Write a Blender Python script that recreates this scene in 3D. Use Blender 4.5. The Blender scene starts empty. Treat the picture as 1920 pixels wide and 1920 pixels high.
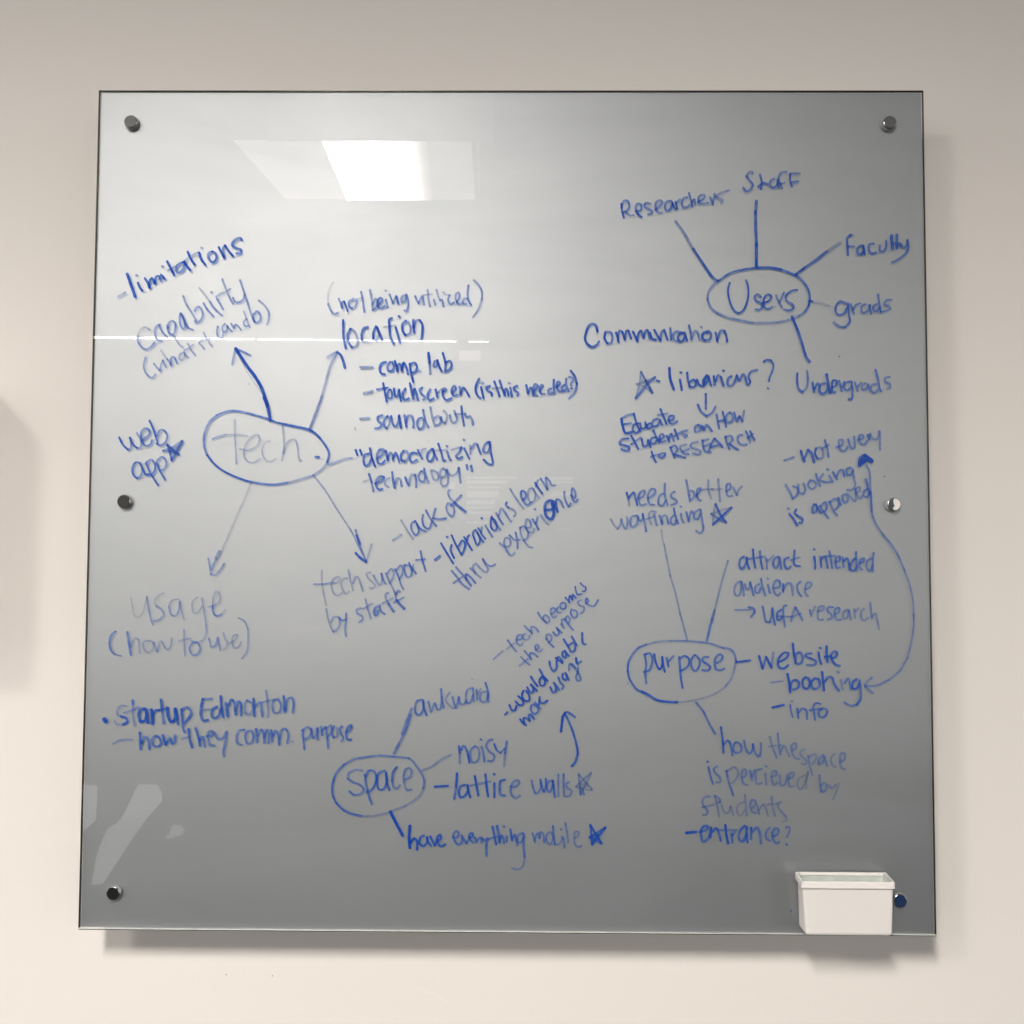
import bpy, bmesh, math, random
from mathutils import Matrix, Vector
random.seed(4)
C = bpy.context.scene.collection
sc = bpy.context.scene

# ---------------------------------------------------------------- camera
# World: X right, Z up, Y into the wall.  Board front at y = 0, centre at the origin.
CAM = Vector((0.0208, -1.51234, -0.08908))
FPX = 1991.0
ROT = (Matrix.Rotation(0.0096, 3, 'Z') @ Matrix.Rotation(math.pi/2 + 0.05041, 3, 'X')
       @ Matrix.Rotation(0.00445, 3, 'Z'))
cd = bpy.data.cameras.new('camera')
cam = bpy.data.objects.new('camera', cd); C.objects.link(cam)
cam.matrix_world = Matrix.Translation(CAM) @ ROT.to_4x4()
cd.sensor_width = 36; cd.lens = FPX/1920*36; cd.clip_start = 0.01; cd.clip_end = 100
sc.camera = cam
sc.render.resolution_x = sc.render.resolution_y = 1024

# ---------------------------------------------------------------- world and exposure
EXPO = 0.0
L_MAIN, L_SIDE, L_TUBE = 230.0, 1.9, 22.0
# further ceiling lights, the far pair added to light the wall: (x0, x1, y0, y1, radiance, label)
LAMPS = [
 (-2.90, -2.30, -4.0, -3.1, 60.0, 'recessed ceiling light off to the left of the board'),
 (-6.6, -5.0, -8.4, -7.4, 30.0, 'unseen ceiling light added far back on the left to light the wall'),
 (5.0, 6.6, -8.4, -7.4, 28.0, 'unseen ceiling light added far back on the right to light the wall'),
]
w = bpy.data.worlds.new('World'); sc.world = w; w.use_nodes = True
nt = w.node_tree; bg = nt.nodes['Background']
tc = nt.nodes.new('ShaderNodeTexCoord'); sx = nt.nodes.new('ShaderNodeSeparateXYZ')
mr = nt.nodes.new('ShaderNodeMapRange'); mx = nt.nodes.new('ShaderNodeValToRGB')
nt.links.new(tc.outputs['Generated'], sx.inputs[0]); nt.links.new(sx.outputs['Z'], mr.inputs['Value'])
mr.inputs['From Min'].default_value = -1; mr.inputs['From Max'].default_value = 1
nt.links.new(mr.outputs[0], mx.inputs['Fac'])
FLOOR = (0.012, 0.011, 0.010, 1); BAND = (1.0, 0.99, 0.96, 1); UPPER = (0.03, 0.03, 0.032, 1)
er = mx.color_ramp; er.elements[0].position = 0.41; er.elements[0].color = FLOOR        # floor
er.elements[1].position = 0.65; er.elements[1].color = UPPER                            # ceiling
for p_ in (0.47, 0.56): e_ = er.elements.new(p_); e_.color = BAND                       # the far walls of the room
nt.links.new(mx.outputs['Color'], bg.inputs['Color']); bg.inputs['Strength'].default_value = 1.0
sc.view_settings.view_transform = 'Standard'; sc.view_settings.look = 'None'
sc.view_settings.exposure = EXPO; sc.view_settings.gamma = 1
sc.cycles.transparent_max_bounces = 32
sc.cycles.max_bounces = 8
sc.cycles.use_denoising = True

# ---------------------------------------------------------------- helpers
def ray(px, py):
    return ROT @ Vector(((px-960)/FPX, (960-py)/FPX, -1))
def onY(px, py, y=0.0):
    d = ray(px, py); t = (y-CAM.y)/d.y
    return CAM + d*t
CEIL = 1.9
def mirrored(px, py, z=CEIL):
    """the point of the room, at height z, that the glass front mirrors at this place"""
    d = ray(px, py); p = onY(px, py); d = Vector((d.x, -d.y, d.z)); t = (z-p.z)/d.z
    return p + d*t
def mirroredY(px, py, y):
    d = ray(px, py); p = onY(px, py); d = Vector((d.x, -d.y, d.z)); t = (y-p.y)/d.y
    return p + d*t
def N(m, t, **kw):
    n = m.node_tree.nodes.new(t)
    for k, v in kw.items(): setattr(n, k, v)
    return n
def mat(name, col, rough=0.5, metal=0.0, spec=0.5, bump=None, var=None):
    m = bpy.data.materials.new(name); m.use_nodes = True
    b = m.node_tree.nodes['Principled BSDF']; L = m.node_tree.links
    b.inputs['Base Color'].default_value = (*col, 1); b.inputs['Roughness'].default_value = rough
    b.inputs['Metallic'].default_value = metal; b.inputs['Specular IOR Level'].default_value = spec
    t = N(m, 'ShaderNodeTexCoord')
    if var:
        n = N(m, 'ShaderNodeTexNoise'); n.inputs['Scale'].default_value = var[0]; n.inputs['Detail'].default_value = 5
        L.new(t.outputs['Object'], n.inputs['Vector'])
        x = N(m, 'ShaderNodeMix', data_type='RGBA'); x.inputs['A'].default_value = (*col, 1)
        x.inputs['B'].default_value = (*var[1], 1); L.new(n.outputs['Fac'], x.inputs['Factor'])
        L.new(x.outputs['Result'], b.inputs['Base Color'])
    if bump:
        n = N(m, 'ShaderNodeTexNoise'); n.inputs['Scale'].default_value = bump[0]; n.inputs['Detail'].default_value = 4
        L.new(t.outputs['Object'], n.inputs['Vector'])
        u = N(m, 'ShaderNodeBump'); u.inputs['Strength'].default_value = bump[1]; u.inputs['Distance'].default_value = bump[2]
        L.new(n.outputs['Fac'], u.inputs['Height']); L.new(u.outputs[0], b.inputs['Normal'])
    return m
def emit(name, col, s):
    m = bpy.data.materials.new(name); m.use_nodes = True; t = m.node_tree
    t.nodes.remove(t.nodes['Principled BSDF']); e = t.nodes.new('ShaderNodeEmission')
    e.inputs[0].default_value = (*col, 1); e.inputs[1].default_value = s
    t.links.new(e.outputs[0], t.nodes['Material Output'].inputs[0]); return m
def obj(name, bm, m, parent=None, smooth=False):
    me = bpy.data.meshes.new(name); bmesh.ops.recalc_face_normals(bm, faces=bm.faces) if smooth is not None else None
    bm.to_mesh(me); bm.free()
    if smooth:
        for p in me.polygons: p.use_smooth = True
    me.materials.append(m); o = bpy.data.objects.new(name, me); C.objects.link(o)
    if parent: o.parent = parent
    return o
def box(bm, a, b, bev=0):
    r = bmesh.ops.create_cube(bm, size=1)['verts']
    for v in r: v.co = Vector([(a[i]+b[i])/2 + v.co[i]*(b[i]-a[i]) for i in range(3)])
    if bev:
        es = list({e for v in r for e in v.link_edges})
        bmesh.ops.bevel(bm, geom=es, offset=bev, segments=2, affect='EDGES')
    return bm
def quad(bm, pts):
    return bm.faces.new([bm.verts.new(p) for p in pts])
def thing(name, label, cat, loc=(0, 0, 0), group=None):
    o = bpy.data.objects.new(name, None); C.objects.link(o); o.location = loc; o.empty_display_size = .05
    o['label'] = label; o['category'] = cat
    if group: o['group'] = group
    return o
def lathe(bm, prof, seg=40, loc=(0, 0, 0), cap=True):
    """profile of (radius, distance out from the wall side) turned about the Y axis"""
    rings = []
    for r, d in prof:
        rings.append([bm.verts.new((loc[0]+r*math.cos(2*math.pi*k/seg), loc[1]-d, loc[2]+r*math.sin(2*math.pi*k/seg))) for k in range(seg)])
    for i in range(len(rings)-1):
        for k in range(seg):
            bm.faces.new((rings[i][k], rings[i][(k+1) % seg], rings[i+1][(k+1) % seg], rings[i+1][k]))
    if cap: bm.faces.new(rings[0]); bm.faces.new(rings[-1])

# ---------------------------------------------------------------- wall
GAP = 0.085                      # the glass stands off the wall
WALLY = GAP
m_wall = mat('wall_paint', (0.83, 0.783, 0.738), 0.75, spec=0.25, bump=(300, 0.22, 0.0008), var=(2.5, (0.815, 0.772, 0.73)))
bm = bmesh.new(); quad(bm, [(-4, WALLY, -3), (4, WALLY, -3), (4, WALLY, 2.2), (-4, WALLY, 2.2)])
wall = obj('wall', bm, m_wall); wall['kind'] = 'structure'
wall['label'] = 'off-white painted wall behind the glass board'
m_hair = mat('fine_crack', (0.93, 0.91, 0.88), 0.8)
def scuff(pts, wd, m):
    bm = bmesh.new(); P = [onY(x, y, WALLY-0.0004) for x, y in pts]
    for i in range(len(P)-1):
        a, b = P[i], P[i+1]; d = (b-a).normalized(); n = Vector((-d.z, 0, d.x))*wd
        quad(bm, [a-n, b-n, b+n, a+n])
    return obj('scuff', bm, m, wall)
PAINT_COL = (0.455, 0.464, 0.482, 1); PAINT_METAL = 1.0; PAINT_ROUGH = 0.53; INK_GAIN = 1.3
INK = """
P limitations
@200 420 5 .95
.5:13 82 21 77;w5.5:23 56 27 68 32 82;35 66 37 71 40 75;.5:34 58;43 61 46 66 48 72;.8:48 71 48 65 51 61 54 67;.8:54 67 56 59 59 59 61 64;61 57 63 59 65 62;.5:63 48
68 42 72 50 76 58;.5:69 52 74 50 79 47;.75:86 43 81 45 78 50 79 54 83 54 87 49 88 42;87 42 90 47 94 52;91 31 94 38 99 46;.5:86 43 94 37 103 32;104 32 106 39 111 46;.5:107 27
.8:119 31 114 34 115 39 119 43 123 40 123 34 119 31;126 26 129 32 132 38;.7:132 37 131 28 133 24;133 24 137 30 142 36;.8:152 18 151 16 148 16 143 19 141 24 146 27 151 29 150 33 146 33
P capability
@200 420 4.2 .62
.35:49 119 43 116 38 119 35 126;35 126 35 131 38 137 43 141 49 139 54 133;60 113 56 115 54 120 55 127 58 131 62 131;59 114 63 122 68 127;69 117 70 111 74 109 77 112 77 118 75 124 72 125 69 120 68 114;.4:71 122 76 127 82 136 86 139
83 100 82 107 83 114 86 118 88 116 87 108 84 101;84 101 88 111 92 117 97 119;.5:86 81 89 89 95 99 101 109;99 98 101 94 104 93 107 97 108 103 105 109 101 111 99 109;109 89 113 96 120 104;.3:104 72 110 79 116 87;116 87 119 92 124 98 130 103
124 84 127 89 131 96;.6:118 77;.5:123 82 129 78 135 76 139 73;.5:130 62 133 70 137 80 142 90;142 83 144 87 149 88 154 84 155 79;.55:150 63 154 75 159 90 163 103 166 110;166 101 169 98 173 103 172 109 168 111 165 107 165 101;.5:171 86 177 91 182 99 182 107 180 113
P what_it_can_do
@200 420 3.8 .55
44 150 42 156 42 163 46 170 51 173 55 169;53 157 57 162 60 165;60 165 61 159 63 153;63 153 65 158 67 161;.35:61 142 65 148 68 152;68 152 71 156 73 160;.65:72 158 73 150 76 150 79 157;.45:85 145 82 147 82 152 85 153 88 148 87 144;.45:87 144 89 148 92 150
.45:91 134 94 140 100 148;.45:87 142 92 140 97 136;.5:104 134 107 137 110 141;.4:104 133 110 130 117 129;.4:109 122 113 130 119 138;125 115 124 120 125 126 129 128 131 123;133 112 130 116 131 121 134 121 136 115;135 114 138 118 141 121;140 112 143 117;143 117 145 113 148 115 151 119;157 107 154 110 156 115 160 114;.4:154 98 157 106 161 116
P arrow
@200 420 5.5 1
w6.5:145 140 150 148 158 160 167 172 174 184 181 205;.6:w4.5:145 140 154 144 162 148;.55:w4:145 140 143 148 141 158;.3:w1.5:150 150 156 163 165 177 175 191
@360 740 7 .95
81 3 85 14 88 29
P not_being_utilized
@580 500 4.3 .6
.2:27 18 23 24 21 32 21 42;21 42 24 49 28 53 32 52;33 36 35 41 37 47;37 46 37 40 39 39;.8:39 39 41 44 43 50;.7:49 37 45 39 45 45 48 47;.5:48 47 52 44 53 38 49 36;58 28 60 37 61 46 62 51;.35:52 37 60 35;.5:68 26 70 36 71 48;71 42 75 36 77 40 75 46 71 49;.75:76 44 80 41 82 37 80 35 77 38 77 44 81 47 85 44
86 37 88 46;.5:86 27;90 31 92 36 94 41;.45:94 41 98 33;.75:98 33 99 38 100 42;107 32 104 34 104 40 108 38 109 32;109 31 111 38 111 45 109 50 107 49;119 33 121 38 123 41;123 41 127 33 128 38 129 43;.5:133 26 134 36 136 45;.35:128 32 138 31;140 37 142 43;.45:143 26 145 33 147 38;147 38 149 37 151 45;.4:151 29
.35:152 31 158 32;.6:158 32 156 37 159 42 163 40;166 40 169 34 168 29 165 31 165 38 168 42 172 41;178 36 174 36 173 41 177 42;.6:179 21 178 32 180 40 182 43;.55:185 15 190 20 194 28 194 37;.45:194 37 190 48 184 57
P location
@580 500 5 .85
38 60 38 72 39 83 41 92;46 70 43 77 44 85 48 91;.45:48 91 53 89 54 81 51 73 47 70;66 68 62 69 59 75 59 82;.4:59 82 62 85 67 85;75 67 72 74 72 81;.5:75 83 78 77 76 68;76 68 79 75 82 82;.35:84 68 90 67 97 66;93 58 90 59 90 67 91 78 95 87;97 68 100 78 102 86;101 56
109 61 105 64 105 72 108 77;.55:108 77 113 75 114 68 111 62;117 60 117 67 118 74;.6:118 68 120 61 124 60;124 60 127 65 127 74 126 82
P arrow
@580 500 4.5 .48
0 184 10 158 18 130 24 110 30 98;.5:20 102 26 98 32 95;.8:w5:31 96 35 99 38 106 40 114
P comp_lab
@580 500 4.8 .9
.55:w4:57 113 71 113;.25:w4:58 115 72 114;86 107 81 109 79 115 81 120 85 121;.8:91 107 88 112 89 117 93 117 95 112 93 107;96 106 98 112 99 118;.7:99 117 101 109 103 111 104 118;104 116 106 108 109 113 111 121;113 109 114 118 117 130;113 110 118 108 121 112 119 118 115 119;.6:124 117 125 118
w5.5:134 97 135 108;.6:135 108 136 121;.7:141 106 140 112 143 112 144 105;144 105 146 112 149 118;150 97 153 108 153 116;.85:153 108 158 106 160 111 157 116 152 118
P touchscreen
@580 500 4.8 .85
.45:61 142 71 140;.35:61 143 71 142;.8:76 138 88 136;83 131 85 142 87 152;w3.6:.75:91 138 88 142 89 148 92 148 93 142 91 138;w4.2:95 137 97 146 99 146 101 138;101 139 103 151;108 137 105 143 107 150 112 148;113 131 115 141 117 149;.8:117 145 118 137 120 141 122 150;.75:127 136 124 138 126 143 130 147 128 150;.8:136 138 133 144 135 150 140 148;142 138 144 147;.5:144 142 149 138
.8:150 141 154 138 151 137 150 144 154 150 160 148;.75:161 142 165 137 163 134 160 139 162 145 167 144;.65:169 135 170 144;.8:170 143 173 136 176 139 180 146
@800 600 4.8 .9
59 66 56 72 55 79 58 86 61 88;61 75 64 88;.6:63 71;71 74 67 76 68 79 73 82 73 85;.45:74 77 84 76;76 69 79 77 82 86;82 68 85 77 88 85;.8:88 82 89 77 91 79 92 85;.8:94 76 96 86;.6:93 71;.8:102 74 98 76 99 79 103 82 102 85
112 73 114 83;.75:114 82 117 76 119 80 120 85;.7:121 80 125 74 122 72 120 77 122 84 125 85;.7:127 80 131 74 129 73 127 78 129 83 133 83;.7:140 77 137 79 138 83 142 82;.8:143 67 143 76 144 83;.7:146 76 150 71 148 69 146 74 149 80 152 80;.75:155 73 152 76 154 80 157 78;.7:157 66 157 73 160 80;.7:w4:160 64 164 65 165 68 162 72 163 74;.7:163 77;.85:w4.5:162 57 167 64 169 72;.65:w4.5:169 72 167 80 160 88
P soundbooth
@580 500 4.8 .75
.5:57 171 67 170;.3:58 172 68 171;82 167 77 169 77 173 81 177 79 181 74 182;88 168 84 172 84 179 87 182;.45:87 182 90 177 90 170 88 168;92 168 94 177 97 180 100 175 101 167;.85:101 168 103 181;107 167 109 180;.7:109 176 111 168 115 168 117 174 117 181;.7:127 170 123 171 121 177 124 183 128 180 129 172;.6:128 161 130 172 134 181;.5:136 158 138 168 141 178;.6:141 170 145 168 148 172 146 177 141 179
.4:151 162 154 165 155 171 153 176;.6:153 176 149 174 148 169;.55:158 167 160 174 163 176 166 172 163 162;.4:164 166 176 165;.75:171 157 172 168 174 179;.6:175 166 178 170 180 168 183 172 184 178
P web_app
@200 740 4.2 .85
1:14 48 18 56 24 62;.6:24 62 27 60 27 52 26 48;26 48 29 55 34 60;.6:34 60 38 59 39 53 34 43;.75:39 52 43 49 48 44 47 39 43 38 39 42 39 50 43 57 49 56 51 51;.9:48 29 52 38 56 50 57 54;.7:57 46 60 40 64 40 68 46 66 53 61 57 56 55
38 77 33 76 29 82 30 90 34 94;.65:34 94 38 91 40 84 38 78;38 78 41 85 44 90 47 90;.8:44 77 49 88 54 96 58 102;.75:45 76 50 73 54 78 54 85 50 90 46 89;.8:56 76 60 86 66 96;.6:57 74 62 70 66 73 67 79 64 84 60 85
P star
@200 740 4.2 .8
.55:63 63 74 59 85 52;w5:85 52 79 63 73 74;73 74 71 65 68 56;w5:68 56 74 62 81 67;.6:81 67 72 64 63 63;.35:w9:72 62 79 59
P ellipse
@360 740 4.5 .72
.75:88 28 75 24 60 20 48 18 38 19 28 23;.65:28 23 20 30 15 40 13 50 14 60 17 68;.9:17 68 24 77 34 85 48 92 62 97;.8:62 97 78 100 92 101 107 99;.45:107 99 122 95 136 91;.45:136 91 146 84 152 76;.8:152 76 154 66 150 57 144 49;w5:.9:144 49 138 43 131 39 118 36 104 33;.8:104 33 95 31 88 28
P tech
@360 740 4 .36
.5:23 50 30 47 38 45;38 45 48 45 62 46;48 28 48 45 49 62 50 78;54 61 60 62 68 61 74 56 76 50 74 45 70 46 63 52 59 60 59 70 64 76 70 76 77 72;.28:88 52 82 54 79 60 80 69 85 75 90 75 94 72;102 35 103 48 103 62 101 74;103 66 106 56 111 51 116 51 119 60 120 70 122 75 123 74;.8:w5:139 70 143 70
P line
@360 740 4 .45
132 38 138 22 146 2
P line
@360 740 4 .5
154 79 164 75 172 72 180 71
P arrow
@360 740 3.6 .42
137 91 150 108 165 132 180 155 186 168 192 180
@620 780 4 .55
28 128 32 144 36 154 40 164;.7:w5:29 134 33 144;.85:w5:28 154 34 160 40 164;.35:46 144 43 154 40 164
P arrow
@360 740 4 .22
67 98 60 115 50 137 38 165 28 186
@180 1000 4 .5
w5.5:139 20 135 28;135 28 130 41;126 28 128 37 129 46;129 46 133 47 139 42 144 34
P democratizing_technology
@620 780 4.6 .8
.95:28 38 30 44;.95:33 38 35 44;43 42 38 44 37 51 39 56 43 54 46 47;.95:44 36 46 46 50 57;.75:52 48 58 43 60 38 55 38 52 44 53 52 57 54 61 50;.9:62 39 64 50;.6:64 48 67 41 69 43 70 50;70 48 73 41 75 45 77 52;82 39 79 43 80 50 83 51;.55:83 51 87 47 86 40 82 39;.85:97 42 93 41 89 44 89 49 92 52 97 49;.8:98 38 100 43 103 48;.5:101 44 103 38 107 37;.8:114 37 109 42 109 49 112 51 116 45 115 37;.85:115 37 117 43 120 49
121 31 124 40 127 50 129 50;.35:117 39 131 38;131 40 133 46 135 50;.6:131 34;.4:136 38 142 36 147 35;147 35 145 40 141 45 144 48 148 46;.85:150 36 153 42 156 48;.6:150 27;.5:157 33 157 43;.6:158 37 162 31 165 32;165 32 167 38 169 43;.7:177 29 173 33 172 40 176 41 179 35 178 29;179 29 180 40 182 50 182 54 178 54 172 49
.8:43 65 46 74;.55:46 74 48 85;.25:37 74 43 72;.75:50 76 56 73 60 69 55 68 51 73 52 80 55 83 58 82;.45:66 70 62 72 61 77 65 80;.75:69 63 70 72 72 81;.6:72 76 75 70 78 71 80 79;84 69 86 75 88 78;.55:88 76 91 66 95 66;.7:95 66 96 72 96 80;.65:w4:102 62 99 66 100 72 104 74 106 70 105 64 102 62;.6:105 59 107 67 110 75;.5:113 61 114 67 117 72 121 71 120 64 115 61
.5:126 59 123 63 124 69 128 68 130 62 127 59;.5:130 61 132 70 131 77 127 79 124 75 125 69;.5:131 60 133 65 137 67 142 64 144 58;.6:144 58 145 67 146 75;.6:w5:153 55 154 60;.6:w5:158 56 159 62
P lack_of
@620 780 4 .72
.5:70 140 80 133;.4:79 117 85 127 93 139;95 118 91 121 91 128 96 134 99 130 97 121;95 118 100 126 107 130;104 111 103 117 105 124 110 127 113 122 114 117;.6:107 106 112 115 119 124;118 104 116 110 115 115;.8:115 115 122 116 130 115;.6:132 98 130 102 132 109 137 113 139 109 138 102 134 98;.55:134 83 132 85 134 92 140 98;w5:140 98 147 104 152 108;.7:147 89 141 95 135 101
P librarians_learn_thru_experience
@620 780 4.2 .9
117 162 123 157;1:124 143 130 153 138 166;1:136 145 135 151 139 160;131 136;1:136 134 140 143 147 156;144 146 148 140 151 143 150 150 147 156;150 136 154 143 159 151;153 141 154 136 156 134;.85:163 128 160 131 162 139 165 145 168 140 165 131;.75:164 129 169 138 172 142;.8:166 126 170 133 174 138;.6:169 131 170 125;.6:174 123 178 130 182 136;170 115
@820 860 4.2 .65
.85:61 65 60 71 61 78 65 81 67 77 65 70 61 66;61 66 66 74 71 80;66 61 70 68 74 74;.6:69 64 72 56 75 59 79 65 83 71;.75:78 49 77 52 80 55;.5:80 55 86 58 88 62 86 65;.45:82 34 88 44 97 56;.75:96 47 100 42 98 37 95 36 94 41 97 48 101 52 106 49;.45:106 33 103 35 102 42 105 49 109 47 110 38 107 33;.5:108 34 111 40 115 44;.9:110 27 113 32 118 39;.6:111 31 113 24;.6:116 22 120 28 124 35;.6:124 34 122 21 126 25 129 30 133 30
16 126 22 133 28 141 36 147;.55:18 140 28 133;21 122 27 129 33 136 38 143;.75:33 137 32 130 36 132 43 140;.5:37 123 43 129 49 134;.5:43 129 40 122 43 118 48 123 55 128 57 124 54 119 51 113;.6:51 113 56 119 61 121 65 119
.55:70 95 76 99 82 97 81 90 77 89 75 94 78 103 83 109 87 106;.55:81 86 88 92 93 91;88 83 90 93 90 101;.5:93 77 94 85 98 93 103 99 107 100;.55:93 78 97 76 102 82 101 89 97 92;.55:99 78 105 77 104 70 101 68 99 73 102 82 107 83 109 79;.7:107 68 111 74 114 80;111 73 113 65;.45:116 63 120 69 125 74;110 57;w5.5:.9:121 58 130 56 132 50 127 47 122 50 121 57 123 65 128 68 131 62 129 50;.9:130 50 133 56 136 60;.7:135 58 134 46 138 47 142 55;.6:143 37 143 43 146 51 148 54 150 50;.65:150 41 155 44 155 37 152 33 151 39 152 45 156 49 158 46
P tech_support_by_staff
@560 960 4 .38
.3:26 66 26 78 28 92 31 105;.5:17 81 28 81 39 79;.35:37 80 44 79 47 75 44 73 38 77 37 84 40 92 44 94 49 91;.35:55 75 51 75 48 80 49 86 53 92 57 89;56 65 58 76 61 88;.45:61 80 64 73 67 74 70 82 72 89;.35:81 68 76 69 78 74 84 80 86 83 82 86 80 85;.5:84 71 87 77 91 82 94 78 93 69;.55:93 69 95 76 98 81;.5:98 69 101 76 105 84 109 93;.5:99 70 104 64 107 68 105 76 102 80;.6:108 64 112 72 115 82 118 87;.55:109 66 115 60 117 64 116 71 113 76;.65:119 59 119 66 122 73 126 72 127 66 124 60 120 60;.7:124 57 128 64 132 69;.45:128 66 129 59
.75:137 44 139 54 143 67;.6:132 54 142 53;.4:31 109 33 120 36 129 39 135;.5:36 124 40 118 45 119 46 126 43 132 39 135;.65:45 118 49 122 53 121;.55:53 114 53 122 52 132 53 140;.55:70 108 65 110 66 114 71 117 72 121 68 124;.5:75 98 78 110 81 120;.45:72 109 83 103;.65:w5:91 105 86 108 85 114 87 116 90 111;.65:91 106 93 112 97 115;.5:101 91 98 92 98 97 101 103;.65:w5:101 103 104 108 107 112;.5:94 103 106 97;.5:111 90 109 94 110 99;.75:w5:110 99 114 104 119 109;.55:107 102 118 96;.5:109 93 112 88 114 90
P usage_how_to_use
@180 1000 3.6 .36
.22:39 72 41 83 43 92 47 95 53 88 57 72;.5:57 71 59 84 62 98 64 103;.3:76 67 70 70 66 77 68 82;.5:68 82 74 86 76 91 71 97 64 99;.32:93 74 86 75 82 82;.5:82 82 84 91 89 93 93 86 94 77;94 76 96 87 99 97;.32:114 72 109 76 108 84 110 90 115 89 119 82;.42:119 73 121 85 123 98 124 112 121 119 115 122 107 121;.4:126 83 132 81 138 77 139 69 136 65 132 71 131 82;.7:131 82 132 90 136 93 141 91;.3:141 91 145 86
.75:22 110 17 115 15 124 17 132 21 136;.5:21 136 28 138;.65:w4.5:35 111 37 124 39 137;.42:39 128 43 118 47 119 49 135;.38:60 121 54 122 54 130 59 134 64 130 64 123 60 121;.45:65 122 67 130 69 133;.4:69 133 73 121 78 129 81 131 84 126 85 118;.45:99 109 99 124 100 138;.4:93 121 107 118;.6:107 124 105 130 109 137 114 136 117 130 114 123 108 123;.5:127 118 130 128 134 126 137 117;.5:137 117 138 124 140 132;.38:143 112 145 118 148 123 146 129 143 131;.38:150 124 157 119 159 114 155 115 153 121 156 129 161 127 163 122;.45:160 95 167 99 171 108;.42:171 108 171 122 169 134 164 141
P startup_edmonton
@180 1240 5 .9
w8:.95:9 65 11 68;w3.5:.5:34 50 28 50 24 54 24 60 28 62;.9:28 62 34 64 35 68 30 71;.4:w3.5:30 71 23 71 21 67;w3:.65:31 58 40 55 48 51;.8:w4:41 44 41 48;.5:w3.2:41 48 41 58 42 66 43 73;w5.5:55 53 49 55 48 62 50 68 55 66 57 58;w5.5:56 54 57 62 58 69;w6:62 54 63 62 63 70;.85:63 60 67 55 71 55;73 43 74 54;.6:74 54 75 62 76 70;.8:70 55 80 53;w5.5:80 52 81 62 84 68 88 66 89 53;89 53 91 63 92 71
.8:96 54 97 66;.65:97 66 98 76 100 80;.75:96 54 103 52 107 57 104 64 98 70;.8:120 42 118 52 118 62 121 67 126 66;.6:120 43 130 42;.5:119 55 128 54;.8:136 51 131 54 130 61 133 64 138 61 140 54;.85:140 39 141 52 143 63
@420 1240 4.8 .75
w5.5:2 47 4 62;5 50 8 43 10 44 13 60;13 56 16 45 18 46 19 61;.5:25 44 23 49 24 58 28 60 32 55 31 47 26 44;33 42 34 62;.65:35 50 41 46 42 54 43 62;.45:47 33 49 48 49 63;.45:42 46 57 43;.55:61 42 55 45 54 52 57 58 62 57 64 49 61 43;67 39 68 57;.65:69 55 71 43 76 41 78 46 77 58
P how_they_comm_purpose
@180 1240 4.8 .78
w3.5:.45:19 93 26 89 34 88 41 88;49 80 50 99;.7:51 92 55 85 58 87 60 99;.7:67 84 63 88 64 94 69 96 73 92 71 86 67 84;.85:75 83 78 94;.7:78 94 83 86 85 93 88 91 89 83;.4:96 87 105 85;104 76 105 87 108 97;112 75 115 86 117 95;.65:117 88 120 85 122 96;.6:124 84 130 84 131 79 127 79 126 87 128 94 133 95;.55:133 80 137 87 142 87 146 80;.6:147 79 145 92 143 103 144 107
@420 1240 4.6 .62
23 77 17 78 14 84 15 92 20 94;29 78 25 80 24 88 27 93 31 91 33 84 31 78;w5:36 76 37 91;38 84 42 77 44 80 45 92;45 86 48 77 50 80 50 92;53 77 54 90;55 84 58 78 61 84 62 94;62 88 65 77 69 76 72 82 71 92;.45:77 90
88 77 89 88 90 99;.55:88 78 94 74 98 78 96 84 91 88;98 76 100 86 103 84 105 75;105 75 105 88;109 73 110 83;.55:110 78 114 74;114 74 116 86 117 98;.55:115 75 120 72 121 79 117 84;124 73 121 79 123 86;.45:123 86 127 84 127 75;133 73 130 76 132 82 134 86 132 90;.7:137 80 142 77 143 72 140 73 137 82 139 88 143 88
P ellipse
@600 1340 4.2 .6
82 47 65 46 50 48 38 50 27 56;.75:27 56 18 66 14 78 14 90 18 99;.8:18 99 26 107 34 111 46 114;.38:46 114 58 114 70 112 82 108 95 103;.4:95 103 105 97 112 91 116 83;.6:116 83 117 74 114 66 109 59 104 52 100 49;.55:100 49 92 48 82 47
P space
@600 1340 4.3 .7
.55:w3.5:48 63 40 62 32 66 31 72;w3.5:31 72 37 76 45 79 49 84 46 89 38 90 33 86;50 67 52 80 55 92 58 101;.75:51 70 55 63 61 64 63 72 61 80 56 86 52 87;.75:73 63 66 66 64 74 66 84 71 84 75 76 74 65;.8:74 65 75 76 78 85;.75:86 59 82 65 81 74;.55:81 74 83 82 87 83 90 79;.55:95 73 101 70 103 63 100 60 96 62 94 70 95 79 98 85 103 84
P line
@600 1340 4.8 .6
102 0 96 18 90 30 83 44
@720 1240 4.8 .55
31 53 24 70 20 82
P line
@600 1340 4.5 .42
115 63 126 58 137 50 147 45
P line
@600 1340 6.5 1
79 109 84 119 93 136
P tech_becomes_the_purpose
@860 1060 3.6 .62
w3:.5:39 106 45 100 50 96;.7:55 84 60 91 65 97;.4:54 94 63 87;65 84 70 83 72 79 68 78 65 82 66 88 70 90 72 87;75 77 72 79 73 83 78 83 80 79;.7:74 68 78 72 83 77;82 76 82 69 86 70 90 75;.7:89 53 93 59 99 65;98 64 95 60 97 56 101 58 102 63 99 65;104 55 108 52 108 48 104 49 104 55 107 59 110 57;112 47 110 50 112 53 115 53;.75:117 42 114 45 116 49 120 48 120 43 117 42
.85:120 36 125 42;.85:124 41 125 34 128 39;.85:128 39 128 33 132 37;.75:131 24 132 29 134 33 138 32;.75:137 20 140 23 143 25 142 29 139 29
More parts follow.
